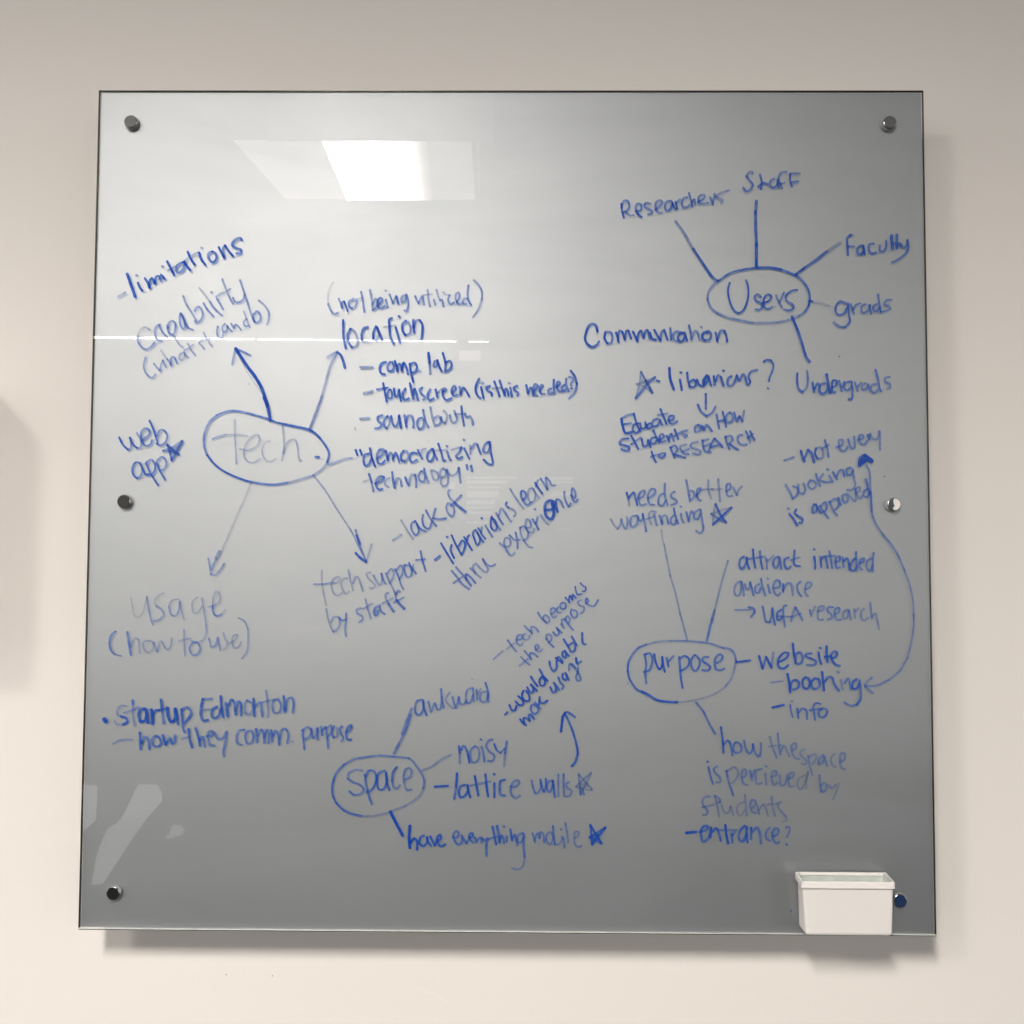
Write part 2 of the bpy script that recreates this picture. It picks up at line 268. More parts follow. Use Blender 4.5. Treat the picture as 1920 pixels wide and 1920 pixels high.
70 103 75 108 80 112;.5:68 113 78 105;74 96 78 101 82 106;.75:81 105 80 99 84 99 89 103;86 95 90 93 89 89 86 91 88 96 91 97 94 94;.7:98 82 102 87 107 92;99 83 99 78 104 79 104 84 101 87;.75:106 75 110 79 113 76 110 70;.75:110 70 116 76;115 66 119 71;117 68 116 61 119 61;.75:119 60 124 67 129 73;120 62 122 57 125 60 124 65;.7:127 49 126 54 130 59 133 57 133 52 129 50;138 39 134 41 136 45 141 47 140 52 137 54;.7:143 43 146 40 144 37 143 42 147 45 152 46 157 39
P would_enable_more_usage
@860 1060 4.4 .85
.75:w4:52 168 55 165;1:57 157 60 163 63 163 65 158;1:64 153 68 157 72 157 72 152 67 147;1:73 141 71 146 74 152 79 152 79 146 76 141;77 137 80 142 83 143 84 138 81 134;1:81 134 88 141;1:81 125 85 131 89 136;94 125 91 129 92 135 96 135 97 129 94 126;1:91 117 95 124 100 130
102 108 104 116 107 119 110 115 110 108;109 104 113 107 117 110;.8:110 108 112 103 117 108;117 97 117 102 120 104 121 99 119 96;119 96 124 102;1:118 83 123 91;.75:123 91 126 97;.75:124 90 129 87 131 92 129 97 126 97;127 80 130 85 133 90;139 76 139 82 140 88 143 89
69 173 72 177 76 180;74 178 73 172 76 172 80 175;80 175 79 168 81 168 85 173;.7:82 157 81 162 85 167 89 165 89 160 84 156;.6:86 154 89 158 92 161;.75:90 157 91 151;91 148 91 153 95 155 100 152;.8:103 137 106 143 109 142 109 136 107 132;.8:107 132 111 137 113 140;.75:112 126 114 131 118 136 116 139;.85:117 122 117 127 121 129 122 125 120 121;120 121 124 129;.55:124 118 125 111 129 112 131 116;.6:126 111 132 117 136 124 137 129 134 130 132 126 134 120 134 115;.7:132 104 133 110 138 108;.6:132 104 134 112
P arrow
@840 1300 4.5 .85
131 22 136 32 141 45 145 60 146 68;146 68 143 77 139 82;w5:127 43 129 26;129 26 133 21 138 23 143 27
P line
@600 1340 5 .95
129 81 144 80
P awkward
@720 1240 4.4 .55
.7:43 43 37 45 35 52 36 59 40 60 44 54 44 45;.7:44 44 45 53 48 61;50 45 51 51 53 57 57 47 60 54 63 54 65 40;.6:64 31 65 42 67 52;.4:74 35 69 43 73 49 78 53;.6:77 40 79 48 81 53 83 45 84 40;84 40 86 48 90 48 93 44;100 30 94 32 92 40 93 47 97 46 100 38;100 31 101 45;104 32 105 43;.45:105 37 109 31;115 34 110 35 108 42 111 46 115 44 117 36;.7:114 24 117 35 117 46
P noisy
@720 1240 4.4 .65
.8:84 95 85 103;.5:85 103 85 115;.8:86 100 90 95 93 100 96 114;.55:102 96 98 99 97 106 99 113 104 113 107 106 106 98 102 95;.65:110 96 112 105 113 113;109 88;122 88 118 89 115 95 118 101 124 106 122 112 117 112;.8:124 93 127 100 131 103;.6:131 103 136 98;138 90 136 103;.45:136 103 135 118
P lattice_walls
@720 1240 4.8 .85
82 126 81 140;.65:81 140 79 155;91 139 86 141 84 147 86 153 90 152 94 146 94 139;94 140 95 147 97 153;102 129 104 140 106 151;114 127 115 138 117 152;.5:97 140 107 138 120 135;.8:124 137 124 153;.7:124 127;.75:136 133 131 135 130 142 131 150 136 151;.55:142 141 148 141 152 137 151 134 146 135 143 141 143 149 148 154 153 151
@840 1300 4.4 .6
94 98 96 107 99 113 104 107 104 97;.7:104 97 106 106 108 111 110 105 110 96;117 98 113 100 111 107 114 111 117 106 118 99;.75:118 98 119 108 120 117;.5:124 91 124 103 124 116;130 91 130 103 131 116;.5:136 100 133 102 134 106 139 110 137 115 133 116
P star
@840 1300 4 .42
147 91 154 99 162 108;.35:162 109 153 108 144 105;144 105 161 89;161 90 149 114;.55:149 114 147 91;.5:153 114 150 106;.2:w12:150 104 156 103
P have_everything_mobile
@740 1440 4.8 .8
w5.5:1:17 65 16 77 17 90;1:17 86 22 79 25 83 25 92;33 76 29 78 28 85 32 88 36 84 37 78;36 78 38 84 41 88;40 77 43 83 45 87;.75:45 87 48 80;48 83 52 79 51 75 48 78 48 84 52 88 57 86
w4.4:.6:65 78 70 78 72 73 69 71 66 75 67 81 71 86 75 84 76 78;.6:75 76 78 81 81 85;.55:81 85 84 77;.65:84 79 88 76 87 73 84 75 85 81 89 84;.6:90 78 92 84;.55:92 82 97 78 98 84;.6:98 79 102 82 106 80;.6:104 79 103 88 103 99;.75:110 66 112 76 114 86;.5:104 80 117 77;.75:115 65 117 75 118 84;.6:118 82 120 76 122 79 123 85;.7:126 77 126 83;.7:w4:123 66;.75:130 69 132 82;.6:132 80 135 75 137 82 138 87;.6:144 73 139 76 138 83 142 84 145 78;.6:w4:145 74 145 88 146 100;.45:w3.5:146 100 144 110 139 114 132 113
@840 1300 4 .52
95 157 98 168;97 166 101 157 103 163;.6:103 163 104 156 107 158 108 168;.55:115 156 111 159 111 167 115 170 118 164 117 157;.65:118 149 119 160 120 170;120 170 124 170 128 165 128 161;130 162 131 174;.6:127 153;.55:132 146 134 158 135 168;.45:142 163 146 161 147 156 143 156 142 163 143 170 147 173 150 171
P star
@840 1300 4.6 .85
160 148 166 158 173 169;.7:173 169 159 162;.75:159 162 177 151;w5:177 151 162 170;.75:162 170 160 148;.6:w9:163 162 168 160
P researchers
@1120 300 4.4 .68
.8:27 49 28 58 30 65;.7:27 54 30 46 34 46 36 52 33 57 29 59;.5:32 58 36 62 41 62;43 58 49 56 49 50 45 49 43 54 46 61;.75:46 61 50 64;60 49 55 48 53 52 58 55 62 58 61 60 57 61;65 56 70 52 73 47 70 45 66 48 66 55 69 59 73 59;83 46 78 47 76 52 78 57 82 55 85 48;.75:84 47 86 52 88 56;.75:88 47 90 55;88 49 93 44;101 42 97 43 95 48 97 53 101 53 104 50;.65:103 37 105 44 107 52;.6:106 48 109 44 110 50
.65:113 47 119 44 121 40 118 39 114 42 115 48 120 49 125 48;.65:127 42 130 50;.6:130 48 132 38;.5:148 34 139 37 133 41;.6:133 41 137 43 141 45 139 48
P line
@1120 300 5.2 .8
.5:88 69 92 74 97 81 108 100;108 100 120 118;.9:120 118 130 132 136 136
P line
@1120 300 6.2 .75
.6:179 46 178 58;178 58 178 70 179 95;.85:179 95 179 120
P staff
@1320 300 4.2 .7
.6:55 15 53 13 50 14 48 18;.75:48 18 52 23 55 28 52 33 48 35 44 31;63 16 65 25 64 33;.75:61 30 66 26 72 27;.65:79 21 75 23 74 28 78 31 82 28 83 22;83 22 84 31;.6:93 13 87 14 84 20 86 27 88 32;.6:86 27 91 25;97 15 97 23 99 30;.6:97 15 102 15 108 15;98 25 106 24
P ellipse
@1320 300 4.5 .78
16 136 30 127 45 123 60 121;w5:.9:60 121 75 121 87 123;87 123 97 127 104 130 111 136 117 145 119 154 118 163;.65:118 163 114 170 107 175;.5:107 175 97 179 85 182 70 183 55 183;.6:55 183 40 180 27 177 15 172;.6:15 172 8 166 4 157;.55:4 157 5 149 10 141 16 136
P line
@1320 300 5.5 .9
103 129 112 122;.75:112 122 125 113 138 103;.3:138 103 154 93;w1.2:.4:125 116 140 104 155 94;w1.2:.5:125 112 138 102 153 92
P line
@1320 300 4.5 .3
.8:w4:118 158 122 159;122 159 128 160 142 164
P users
@1320 300 4 .9
29 138 27 145 28 155 31 164 35 170 39 172 44 169 48 161 50 150 49 140 47 135;.75:64 154 60 151 57 154 59 158 64 161 66 165 63 168 58 168;.85:66 161 72 159 76 154 73 151 69 153 67 159 69 166 73 167 77 165;.3:w3:80 165;.6:81 152 84 159 88 166;.65:85 160 90 149;.8:105 146 99 147 92 153 93 158 99 162 101 166 97 169 90 168
P faculty
@1420 420 4.8 .8
.5:108 13 105 12;105 12 101 16 101 20 102 35;.65:102 25 109 25;.75:117 24 113 27 113 33 117 34 120 28 119 24;119 24 121 34;.7:131 22 126 23 126 30 129 33 134 32;.65:138 24 138 30 142 31 145 25 145 19;w6:.7:151 13 152 28;w5.5:.7:157 12 157 27;.65:153 21 160 22 163 25;.65:160 22 164 26 168 25 169 18;.65:169 18 170 26 167 33 160 39 152 43
P grads
@1420 420 4.4 .75
100 89 93 87 89 92 88 98 91 102 97 101 101 94;102 89 103 102 104 110 99 116;.65:99 116 92 115 86 110;.65:105 90 107 96 109 101;.65:108 96 111 91 116 89;.6:122 90 118 92 117 98 120 100 125 96 127 91;126 91 128 101;.7:135 90 131 92 131 97 134 98 138 93;.75:136 79 137 88 139 99;.6:151 85 145 86 143 91 148 92 150 95 146 97 139 99
P line
@1420 420 5.5 .8
.95:39 104 45 118;45 118 50 133 55 149 59 155
P undergrads
@1400 640 4.5 .75
.85:57 36 57 46 59 54 63 57;.6:63 57 67 53 69 43 68 33;74 46 76 57;76 54 80 47 82 50;w5:88 47 83 49 82 56 86 59 91 54 91 48;w5:.85:90 37 92 48 94 58;.8:96 52 101 49 101 44 97 44 96 51 97 57 100 57;.65:104 44 107 56;.55:107 52 110 45;.65:116 45 111 47 110 53 114 55 118 50;.75:118 45 119 58 118 65 115 65;.55:122 46 125 56;.5:125 51 129 46;.55:134 47 130 49 130 54 134 54 137 48;.55:137 48 138 54;.6:146 48 141 49 140 55 144 58 148 54;145 32 148 43 150 54 152 56;.6:161 40 156 41 156 45 161 48 161 52 158 53
P communication
@1080 540 4.8 .92
24 49 23 43 19 40 14 43 11 51 10 57 13 63 18 66 23 64 26 60;33 50 32 56 35 62;.65:35 62 39 62 41 56 39 50 33 49;45 50 47 56 48 61;.7:47 59 49 48 52 49;52 49 55 58;.7:55 57 57 48 59 48;59 48 62 57;64 49 67 55 69 60;.75:69 60 70 52 73 48 76 56;.75:76 56 78 49 80 47 83 57;83 50 86 57 90 58;88 47 92 54 95 59;.7:95 59 96 50 99 47;99 47 103 58;.75:106 45 107 58;.65:119 50 113 49 109 53 111 59 117 60;.85:121 50 116 52 115 58 119 60 123 54;122 50 125 59
.8:127 42 129 50;.55:129 50 130 58;.55:130 57 134 48 137 50 139 58;.5:141 44;w5.2:148 49 143 51 142 56 145 59;.75:145 59 150 58 152 52 149 48;.7:157 50 159 60;.75:159 58 163 48 167 48;167 48 169 53 170 60
P star
@1080 540 3.8 .75
.85:73 94 79 105;w5:79 105 86 118;.4:86 118 77 111 68 108;.5:68 108 78 105 89 100;.75:w4.5:89 100 80 108 67 124;.45:67 124 71 110 73 94;.18:w12:76 105 80 106;.75:w4.5:91 104 94 105
P librarians
@1080 540 4.8 .88
1:w5.5:105 90 106 102 110 114;1:117 103 119 115;.8:118 95;125 95 126 104 128 111;.8:128 106 132 103 135 106 133 111 129 111;136 103 139 109 143 110 145 103 147 98;.8:147 98 143 104 144 109 148 104 149 99;149 99 152 110;.8:155 99 156 109;.75:157 105 160 98 163 100;163 100 166 110;.8:166 93;.75:175 99 171 102 171 109 175 110 179 104 181 98;.75:181 98 183 104;.75:184 104 188 97 190 99 192 108
@1400 640 4.2 .85
12 32 5 34 2 40 4 46 1 49;.95:19 23 22 21 27 21;.75:27 21 30 26 29 33 26 40 25 45;.7:24 53
P arrow
@1080 540 4.4 .8
146 119 146 128 146 136;137 131 141 139 147 144;.65:147 144 153 140 157 133
P educate_students_on_how_to_research
@1080 540 4.6 .85
w5.2:1:51 147 53 157 56 163 63 162;.65:51 147 58 143 65 142;.7:54 153 62 152;70 152 65 154 64 160 68 163 73 158;.9:65 141 68 152 72 161;72 152 74 158 78 157 78 151;.85:84 152 80 154 81 158 86 156;.8:92 147 87 149 86 155 91 155 95 149;94 148 97 154;95 136 99 146 102 153;.6:92 143 103 141;.8:104 149 109 148 110 144 106 144 104 149 108 153 114 150
.8:59 169 52 170 49 175 55 177 60 179 58 183 51 181;.95:62 166 66 173 70 181;.6:62 176 73 168;.85:74 170 76 178 80 177 81 171;.85:81 171 84 179;.75:90 168 85 169 84 174 88 175 92 170;.8:87 160 90 167 94 174;.7:94 171 99 167 97 164 94 167 96 173 101 172;.75:102 166 105 173;.75:104 171 107 164 110 172;.8:111 159 115 170;.6:110 167 118 162;.65:125 160 119 162 120 164 125 166 122 168
.7:138 154 134 156 134 161 138 161 141 157 138 154;.7:142 155 144 160;.8:144 159 147 154 153 161;.7:158 142 161 158;.8:165 139 169 156;.7:160 150 168 148;.65:173 140 169 144 170 151 175 150 177 144 173 140;.7:178 140 181 150 184 144 187 150;.5:187 150 189 138
P not_every_booking_is_approved
@1400 640 4.4 .65
.55:42 134 53 130;.85:w5:61 123 63 130 65 135;.75:65 132 69 122;.8:w5:69 122 73 126 76 136;.85:78 120 77 127 80 132;.5:80 132 85 131 86 124 83 119 78 121;.7:88 111 91 121 92 130;.5:84 121 93 116;.6:101 119 107 117 108 111 104 111 104 118 107 123 111 123 114 118;.65:114 110 118 120 121 120 121 107;.6:125 111 131 109 130 105 127 106 127 113 132 116 136 112;.6:136 105 138 111 139 104;.5:139 104 142 109 147 110 149 101;.5:150 101 150 112 150 122
.6:44 161 48 168 52 177;.6:52 177 57 172 57 165 52 163;.6:58 161 59 169 63 172 66 167 64 160;.6:71 157 69 162 73 166 78 163 77 158 72 156;78 149 80 156 83 163;.6:86 149 82 156 88 158 95 158;93 151 97 158;.8:91 144;97 147 102 155;.65:101 152 105 145 108 145 110 152;.75:117 142 113 144 113 150 117 150 120 145;.55:119 143 121 155 122 162 119 167 113 167
P arrow
@1400 640 5 .95
w7:127 140 128 132 133 128;w8:129 138 134 131 141 135;w8:131 136 137 133;w7:133 128 141 134;w4:.55:135 139 138 146 139 160 140 175 141 192
P research
@1140 700 4.4 .7
.9:49 88 51 94 54 100;.6:48 94 57 91;.75:64 90 60 90 57 93 61 95 64 92 64 90;70 83 73 90 75 95;70 84 75 81 78 85 75 90 73 91;.9:75 91 81 93 87 95;81 84 85 90 91 91;.5:81 82 88 80;.6:84 88 91 85;.6:101 77 94 79 93 83 99 85 104 88 103 91 95 90;106 75 109 87 116 89;.6:106 76 113 74;.6:108 82 115 79;113 88 117 78 120 73;.9:120 73 125 78 129 83;115 83 126 80
.75:132 71 134 79 137 85;.6:132 72 138 70 140 75 136 79;.85:137 79 142 83 147 86;151 69 147 70 146 76 150 80 156 80;155 65 158 71 160 78;.8:160 65 162 70 165 75;157 73 163 68
P needs_better_wayfinding
@1140 700 4.5 .62
.8:21 134 23 141;.35:23 141 24 149;.8:23 140 29 134 31 141 33 148;34 141 40 138 41 132 37 133 34 140 37 148 43 147;45 141 52 136 53 131 49 130 45 137 47 147 52 148;63 135 58 138 57 147 61 149 65 143;64 124 64 137 67 148;75 133 71 136 71 139 77 143 77 146 71 148;88 120 90 131 92 142;.55:92 144 97 138 96 133 92 132;99 138 103 133 104 129 101 130 100 137 103 143 105 143;.45:113 120 113 131 116 141;.5:124 119 125 131 126 144
.45:105 131 118 130;.35:117 131 128 130;.6:133 133 138 129 137 124 134 125 133 132 135 138 140 138;.55:141 128 145 137;.45:145 137 147 131 151 127
.35:3 164 7 171 11 175;.45:11 175 14 170 15 164;.5:15 164 17 171 20 175 22 168 21 161;32 160 27 161 25 167 27 173 32 170 34 162;33 160 36 166 39 164 39 158;39 158 41 167 43 178;.4:54 156 49 155 46 158 47 165 49 170;.45:43 164 52 161;.6:52 158 53 164 55 171;58 160 61 170;.55:61 168 61 161 65 160 68 169;74 160 71 163 71 169 75 170 77 165;.7:74 152 76 161 79 169;.6:82 158 83 164 85 168;.5:82 150;88 156 91 167;.55:91 165 94 155 96 158
103 153 98 156 97 163 101 164 104 158;.6:104 153 106 166 107 176 104 180 99 177
P star
@1140 700 4.8 .92
121 147 126 158 133 168;139 151 129 160 118 170;.35:139 151 128 154 116 158;.6:116 158 124 163 133 168;.4:118 170 119 158 121 147
P line
@1140 700 4 .26
60 176 62 191
@1140 1080 4 .38
63 -36 70 0;70 0 76 20 81 42;.45:81 42 86 60 89 72
P is_approved
@1440 840 4.4 .65
.9:24 74 29 80 33 87;.6:23 68;.9:32 69 30 73 33 76;.85:33 76 39 80 38 84 35 84;.75:52 63 50 67 51 73 55 70 54 63;.75:54 64 57 69 60 73;58 65 63 72 68 79;59 66 64 61 66 64 65 70 62 72;69 60 73 69 78 76;70 61 75 57 79 60 79 66 76 69;79 56 82 64;.6:84 53 84 58 87 62 90 58 89 54 86 52;.5:89 51 94 56 98 60 99 52 98 46;.55:99 51 103 48 103 44 99 46 100 53 104 57 106 54;112 46 108 49 108 54 112 55 115 49;w5:110 35 113 45 115 52
P arrow
@1440 840 3.6 .6
116 50 116 66 118 77;118 77 122 86 130 98;.65:130 98 140 110 148 124 154 138;.5:154 138 159 152 163 170 164 191
@1400 1120 3.8 .5
188 18 188 30 187 40 185 52 181 68;.55:181 68 172 83 160 93;.6:160 93 147 99 133 100;.6:141 90 137 94 133 99;.6:133 100 142 108
P attract_intended_audience
@1340 960 4.5 .78
33 50 29 53 28 61 31 64 35 58 36 51;.9:36 51 37 58 39 64;.9:43 42 44 53 46 63;51 44 52 55 54 64;.6:37 53 57 50;.55:58 52 59 64;.5:59 56 66 49;.7:72 50 67 53 66 60 69 63 72 58 73 51;73 51 74 58 75 64;83 51 79 53 79 60 82 64 86 61;90 43 89 53 90 59 96 61;.5:86 54 96 51
.85:112 50 113 57 113 64;.6:112 42;119 50 120 62;119 54 124 50 126 56 127 63;.65:129 44 131 54 132 63;.55:124 50 136 49;.7:136 56 140 55 141 50 137 51 136 58 138 63 141 62;.6:144 51 145 62;.85:145 56 149 52 151 58 152 65;.75:158 52 154 57 153 64 157 66 160 60;.7:159 45 160 66;.65:163 58 167 56 168 52 164 54 163 61 166 65;.6:177 52 172 55 171 62 175 66 178 59;.6:179 46 178 57 178 67
.5:29 78 25 80 22 88 24 94 28 93 30 86 30 79;.55:30 78 32 86 33 94;.5:34 81 36 87 39 86 40 79;.65:40 79 42 87 44 94;.6:50 81 46 84 46 90 49 91 52 85;.65:52 75 54 85 57 94;.65:60 82 62 91;.5:60 75;.6:67 86 73 84 73 78 69 77 66 83 67 90 71 94 74 91;.75:77 81 77 90;.6:77 88 82 80 86 81 88 94;.6:97 78 93 82 94 90 98 95;.5:102 87 108 84 109 80 105 79 102 84 102 91 105 95
P university_research
@1340 960 4.5 .6
w3.5:.5:23 110 34 110 41 110;.75:38 107 43 108 45 112 41 118;.65:54 106 56 116 58 123 62 124;.65:62 124 64 118 65 108;.75:65 108 66 118 68 127;.75:75 110 71 113 70 119 73 122 76 117;81 105 78 106 77 114 78 122 79 129;.55:70 117 86 118;.5:86 123 88 114 91 107;91 107 95 114 99 122;.5:87 118 97 114
.5:107 110 109 117;.45:109 115 113 106;.5:116 112 122 110 123 106 118 107 116 114 117 121 122 121;.6:133 107 128 107 127 111 131 115 132 119 127 121;135 116 140 112 140 108 136 109 135 116 138 121 142 121;.45:149 110 145 113 145 120 149 119 151 112;.5:151 110 153 121;.45:157 109 158 119;.45:158 112 162 108;.45:168 109 165 112 165 119 168 122 173 119;.5:175 102 176 112 177 120;.4:177 118 181 114 183 122 185 132
P website
@1340 960 5 .9
w4.5:1:24 169 40 167;1:50 162 54 176;.65:54 176 58 163;1:58 163 64 175;.5:64 175 66 158;w4.3:72 169 81 164 83 159 79 158 74 162 71 169 73 175 78 176 83 172;1:88 148 89 158 91 170;.75:91 168 92 160 96 158 99 163 97 170 93 171;.75:109 159 103 160 102 162 109 165 114 168 112 172 104 172;1:117 158 118 165 120 171;.6:119 153;.95:126 151 126 160 127 169;124 163 131 162;.8:131 165 136 163 138 158 134 157 131 161 133 168 137 172 141 173
P booking
@1400 1120 5 .85
w3.5:.45:27 96 41 94;1:46 86 48 97 49 107;49 103 51 95 56 93 59 97 57 102 52 104;.8:66 90 63 94 64 101 68 103 71 98 70 92 66 90;.8:77 91 73 95 74 102 78 103 82 99 81 92 78 91;.9:85 84 86 94 87 105;.75:87 96 92 90 96 90 99 98 104 105;.4:106 93 108 104;.5:103 84;.55:w4:110 97 114 91 116 97 117 104;124 92 120 95 119 102 123 103 127 97;.7:127 93 128 103 128 114 124 121;.55:w4.3:124 121 118 122 110 118
P info
@1400 1120 4.2 .65
w5:.9:29 124 42 121;w3.5:49 121 50 128 52 135;.5:51 117;w4:57 125 58 136;58 130 63 125 67 127 68 137;.7:83 120 78 119 75 123 76 130 77 138;.7:71 127 84 125;.75:85 125 81 129 82 134 86 135 90 131 90 126 86 125
P ellipse
@1140 1080 4.3 .55
130 81 115 76 100 74 85 73 70 73;.45:70 73 55 74 43 77;.75:43 77 34 81 27 89 23 97 22 106;.8:22 106 24 115 28 122 33 128 38 130;w5:.88:38 130 46 134 54 139 62 141 78 142;w3.3:.35:78 142 90 141 100 139 112 136 123 131 132 124;.42:132 124 138 116 142 105 144 95;.6:144 95 142 87 137 82 130 81
P purpose
@1140 1080 4.5 .8
w4:.7:41 88 43 100 42 108 43 121;w4:42 88 47 87 50 92 49 100 46 106 40 108;.9:52 88 54 98 58 105 61 100 61 91;.9:61 91 62 100 64 108;.65:66 92 68 102;.6:68 96 74 90;80 91 81 102 82 115 84 126;81 93 86 90 91 93 91 99 87 104 81 107;.7:98 89 94 94 94 102 98 107 102 103 103 95 98 89;.75:113 91 107 92 106 95 110 98 115 102 113 106 106 106;.7:122 98 127 95 129 90 126 88 121 92 120 99 122 105 127 106 131 104
P line
@1340 960 4.5 .4
15 55 11 68 3 98 -3 125
@1140 1080 4.8 .7
.5:120 38 117 48;117 48 114 60 111 73
P line
@1140 1080 4.3 .62
99 142 107 152 114 166 121 178
P how_the_space_is_percieved_by_students
@1280 1320 4.3 .62
.85:43 26 45 40 46 55;.7:46 46 51 41 54 46 56 58;.65:60 43 57 48 58 54 62 55 66 52 65 46 60 43;69 41 71 50 75 56 79 50 79 45;79 45 82 56 86 59 88 51 88 44;.45:98 37 101 48 106 61;.4:97 48 111 46;.5:107 33 108 46 110 57;.45:110 54 114 47 118 54 120 59;.5:124 52 128 49 127 44 123 46 123 54 127 61 131 62;.4:137 51 132 55 135 60 139 63 138 68 134 67;.45:141 58 143 69 146 80;.4:142 60 149 56 150 61 146 68;.5:158 57 153 62 153 68 157 66 160 59;.5:159 58 161 65 163 70;.38:171 56 167 61 168 68 172 71;.45:177 66 182 62 182 55 178 56 177 64 179 72 183 74
29 71 31 80 34 90;.7:28 65;.55:39 70 35 73 37 78 42 83 42 88 38 88;49 75 52 88 57 103;.4:50 76 58 71 62 75 61 83 56 89;.5:67 83 71 80 71 74 68 74 66 81 69 90 73 91;.55:76 75 78 86;.5:78 82 81 74;.5:89 73 83 75 82 82 84 90 89 89;.45:93 78 94 91;.6:94 70;.5:100 82 105 80 105 75 101 76 100 84 103 91 107 88;.45:109 80 111 92 115 90 118 79;.45:119 84 124 82 125 77 121 78 119 86 121 93 125 92;.32:138 80 131 84 129 92 133 96 137 90 141 78;.32:141 76 139 88 139 95;.5:154 80 155 92 156 98;.5:155 92 160 89 162 94 158 99 156 98;.4:164 91 168 95 172 91;.3:176 89 173 98 169 107
.5:31 104 25 105 22 110 24 115 28 120 27 124 23 125;.4:22 116 32 114 42 110;.45:36 103 42 107 42 111;.4:36 103 39 114 41 127;.35:44 114 47 122 51 123 54 115;.4:54 115 57 125;.33:69 110 63 113 61 121 65 126 70 119;.38:70 102 71 114 72 126;.5:78 117 82 113 82 109 78 108 76 114 78 121 83 123;.4:84 114 86 124;.4:85 120 91 113 94 119 96 126;.4:100 104 101 115 104 126;.35:95 113 108 112;.4:111 110 107 112 108 117 112 122 116 127;.28:116 127 117 130 113 133
P entrance
@1280 1320 5 .75
w6:.9:4 145 15 144;.7:19 144 26 142 29 138 25 137 21 141 21 150 23 155 28 152 31 146;.85:32 139 31 150;33 144 38 140 41 146 43 154;.9:48 136 49 146 51 157;.5:41 142 61 142;.6:55 146 56 156;.5:56 148 59 143;.7:70 137 65 142 63 151 67 155 71 149 72 139;72 138 72 147 73 156;.7:77 139 77 152;.65:78 144 84 139 87 146 88 157;.6:w4:98 139 94 144 94 151 98 154;.6:w4.5:102 149 107 146 108 141 104 140 101 145 102 153 106 157 109 155;.5:w3.8:116 139 120 138 120 144 117 150;w4:.8:117 158
P speck
@1400 640 2.6 .9
104 17
P speck
@1440 840 3 .6
131 32
P speck
@1440 840 3 .6
.5:126 1
P speck
@200 420 2.5 .35
160 180
P speck
@580 500 2.5 .4
51 181 52 184
P speck
@580 500 2.5 .4
.25:134 196
P speck
@1460 1600 2.2 .7
14 64 14 66
P speck
@860 1060 2.4 .45
190 133
P speck
@860 1060 2.4 .45
.4:15 128
"""
# ---------------------------------------------------------------- the lamps of the room (some seen mirrored in the glass, some added)
def lamp_panel(name, pts, m, parent):
    bm = bmesh.new(); f = quad(bm, pts)
    bm.normal_update()
    if f.normal.z > 0: f.normal_flip()
    return obj(name, bm, m, parent, smooth=None)
m_housing = mat('lamp_housing', (0.8, 0.8, 0.78), 0.5)
warm = (1.0, 0.94, 0.875)
m_main = emit('lamp_lens_glow', warm, L_MAIN); m_side = emit('lamp_reflector_glow', warm, L_SIDE); m_side.cycles.emission_sampling = 'NONE'
m_tube = emit('tube_glow', (1.0, 0.97, 0.9), L_TUBE)
def M(x, y, dz=0.0): return mirrored(x, y) + Vector((0, 0, dz))
ta = [M(436, 264), M(884, 265), M(891, 376), M(535, 374)]
c0 = sum(ta, Vector())/4
t = thing('ceiling_light', 'recessed ceiling light with a bright lens above the camera', 'ceiling light', (0, 0, 0))
lamp_panel('reflector', [p + Vector((0, 0, 0.004)) for p in ta], m_side, t)
DROP = 0.31                      # depth of the unseen blades added to shade the upper wall
F1, F2, N1, N2 = M(650, 375), M(812, 376), M(604, 265), M(800, 265)
q1, q2 = mirrored(604, 265, CEIL-DROP), mirrored(800, 265, CEIL-DROP)      # foot of the front blade
k1 = (q1.y-N1.y)/(N1.y-F1.y)
E1, E2 = N1 + (N1-F1)*k1, N2 + (N2-F2)*k1
bm = bmesh.new(); lay = bm.verts.layers.float.new('across'); cols = []
for i in range(13):
    u = i/12; va = bm.verts.new(E1.lerp(E2, u)); vb = bm.verts.new(F1.lerp(F2, u)); va[lay] = u; vb[lay] = u; cols.append((va, vb))
for i in range(12): bm.faces.new((cols[i][0], cols[i+1][0], cols[i+1][1], cols[i][1]))
obj('lens', bm, m_main, t, smooth=None)
# the tubes sit over the left part of the lens, which fades to its right
tr = m_main.node_tree; at_ = tr.nodes.new('ShaderNodeAttribute'); at_.attribute_name = 'across'
rp = tr.nodes.new('ShaderNodeValToRGB'); tr.links.new(at_.outputs['Fac'], rp.inputs[0]); el = rp.color_ramp
el.interpolation = 'B_SPLINE'
el.elements[0].position = 0.0; el.elements[0].color = (.55, .55, .55, 1); el.elements[1].position = 1.0; el.elements[1].color = (.007, .007, .007, 1)
for p_, c_ in ((.12, 1), (.55, 1), (.70, .3), (.84, .04)):
    e_ = el.elements.new(p_); e_.color = (c_, c_, c_, 1)
mu = tr.nodes.new('ShaderNodeMath'); mu.operation = 'MULTIPLY'; mu.inputs[1].default_value = L_MAIN
tr.links.new(rp.outputs[0], mu.inputs[0])
tr.links.new(mu.outputs[0], [n_ for n_ in tr.nodes if n_.type == 'EMISSION'][0].inputs[1])
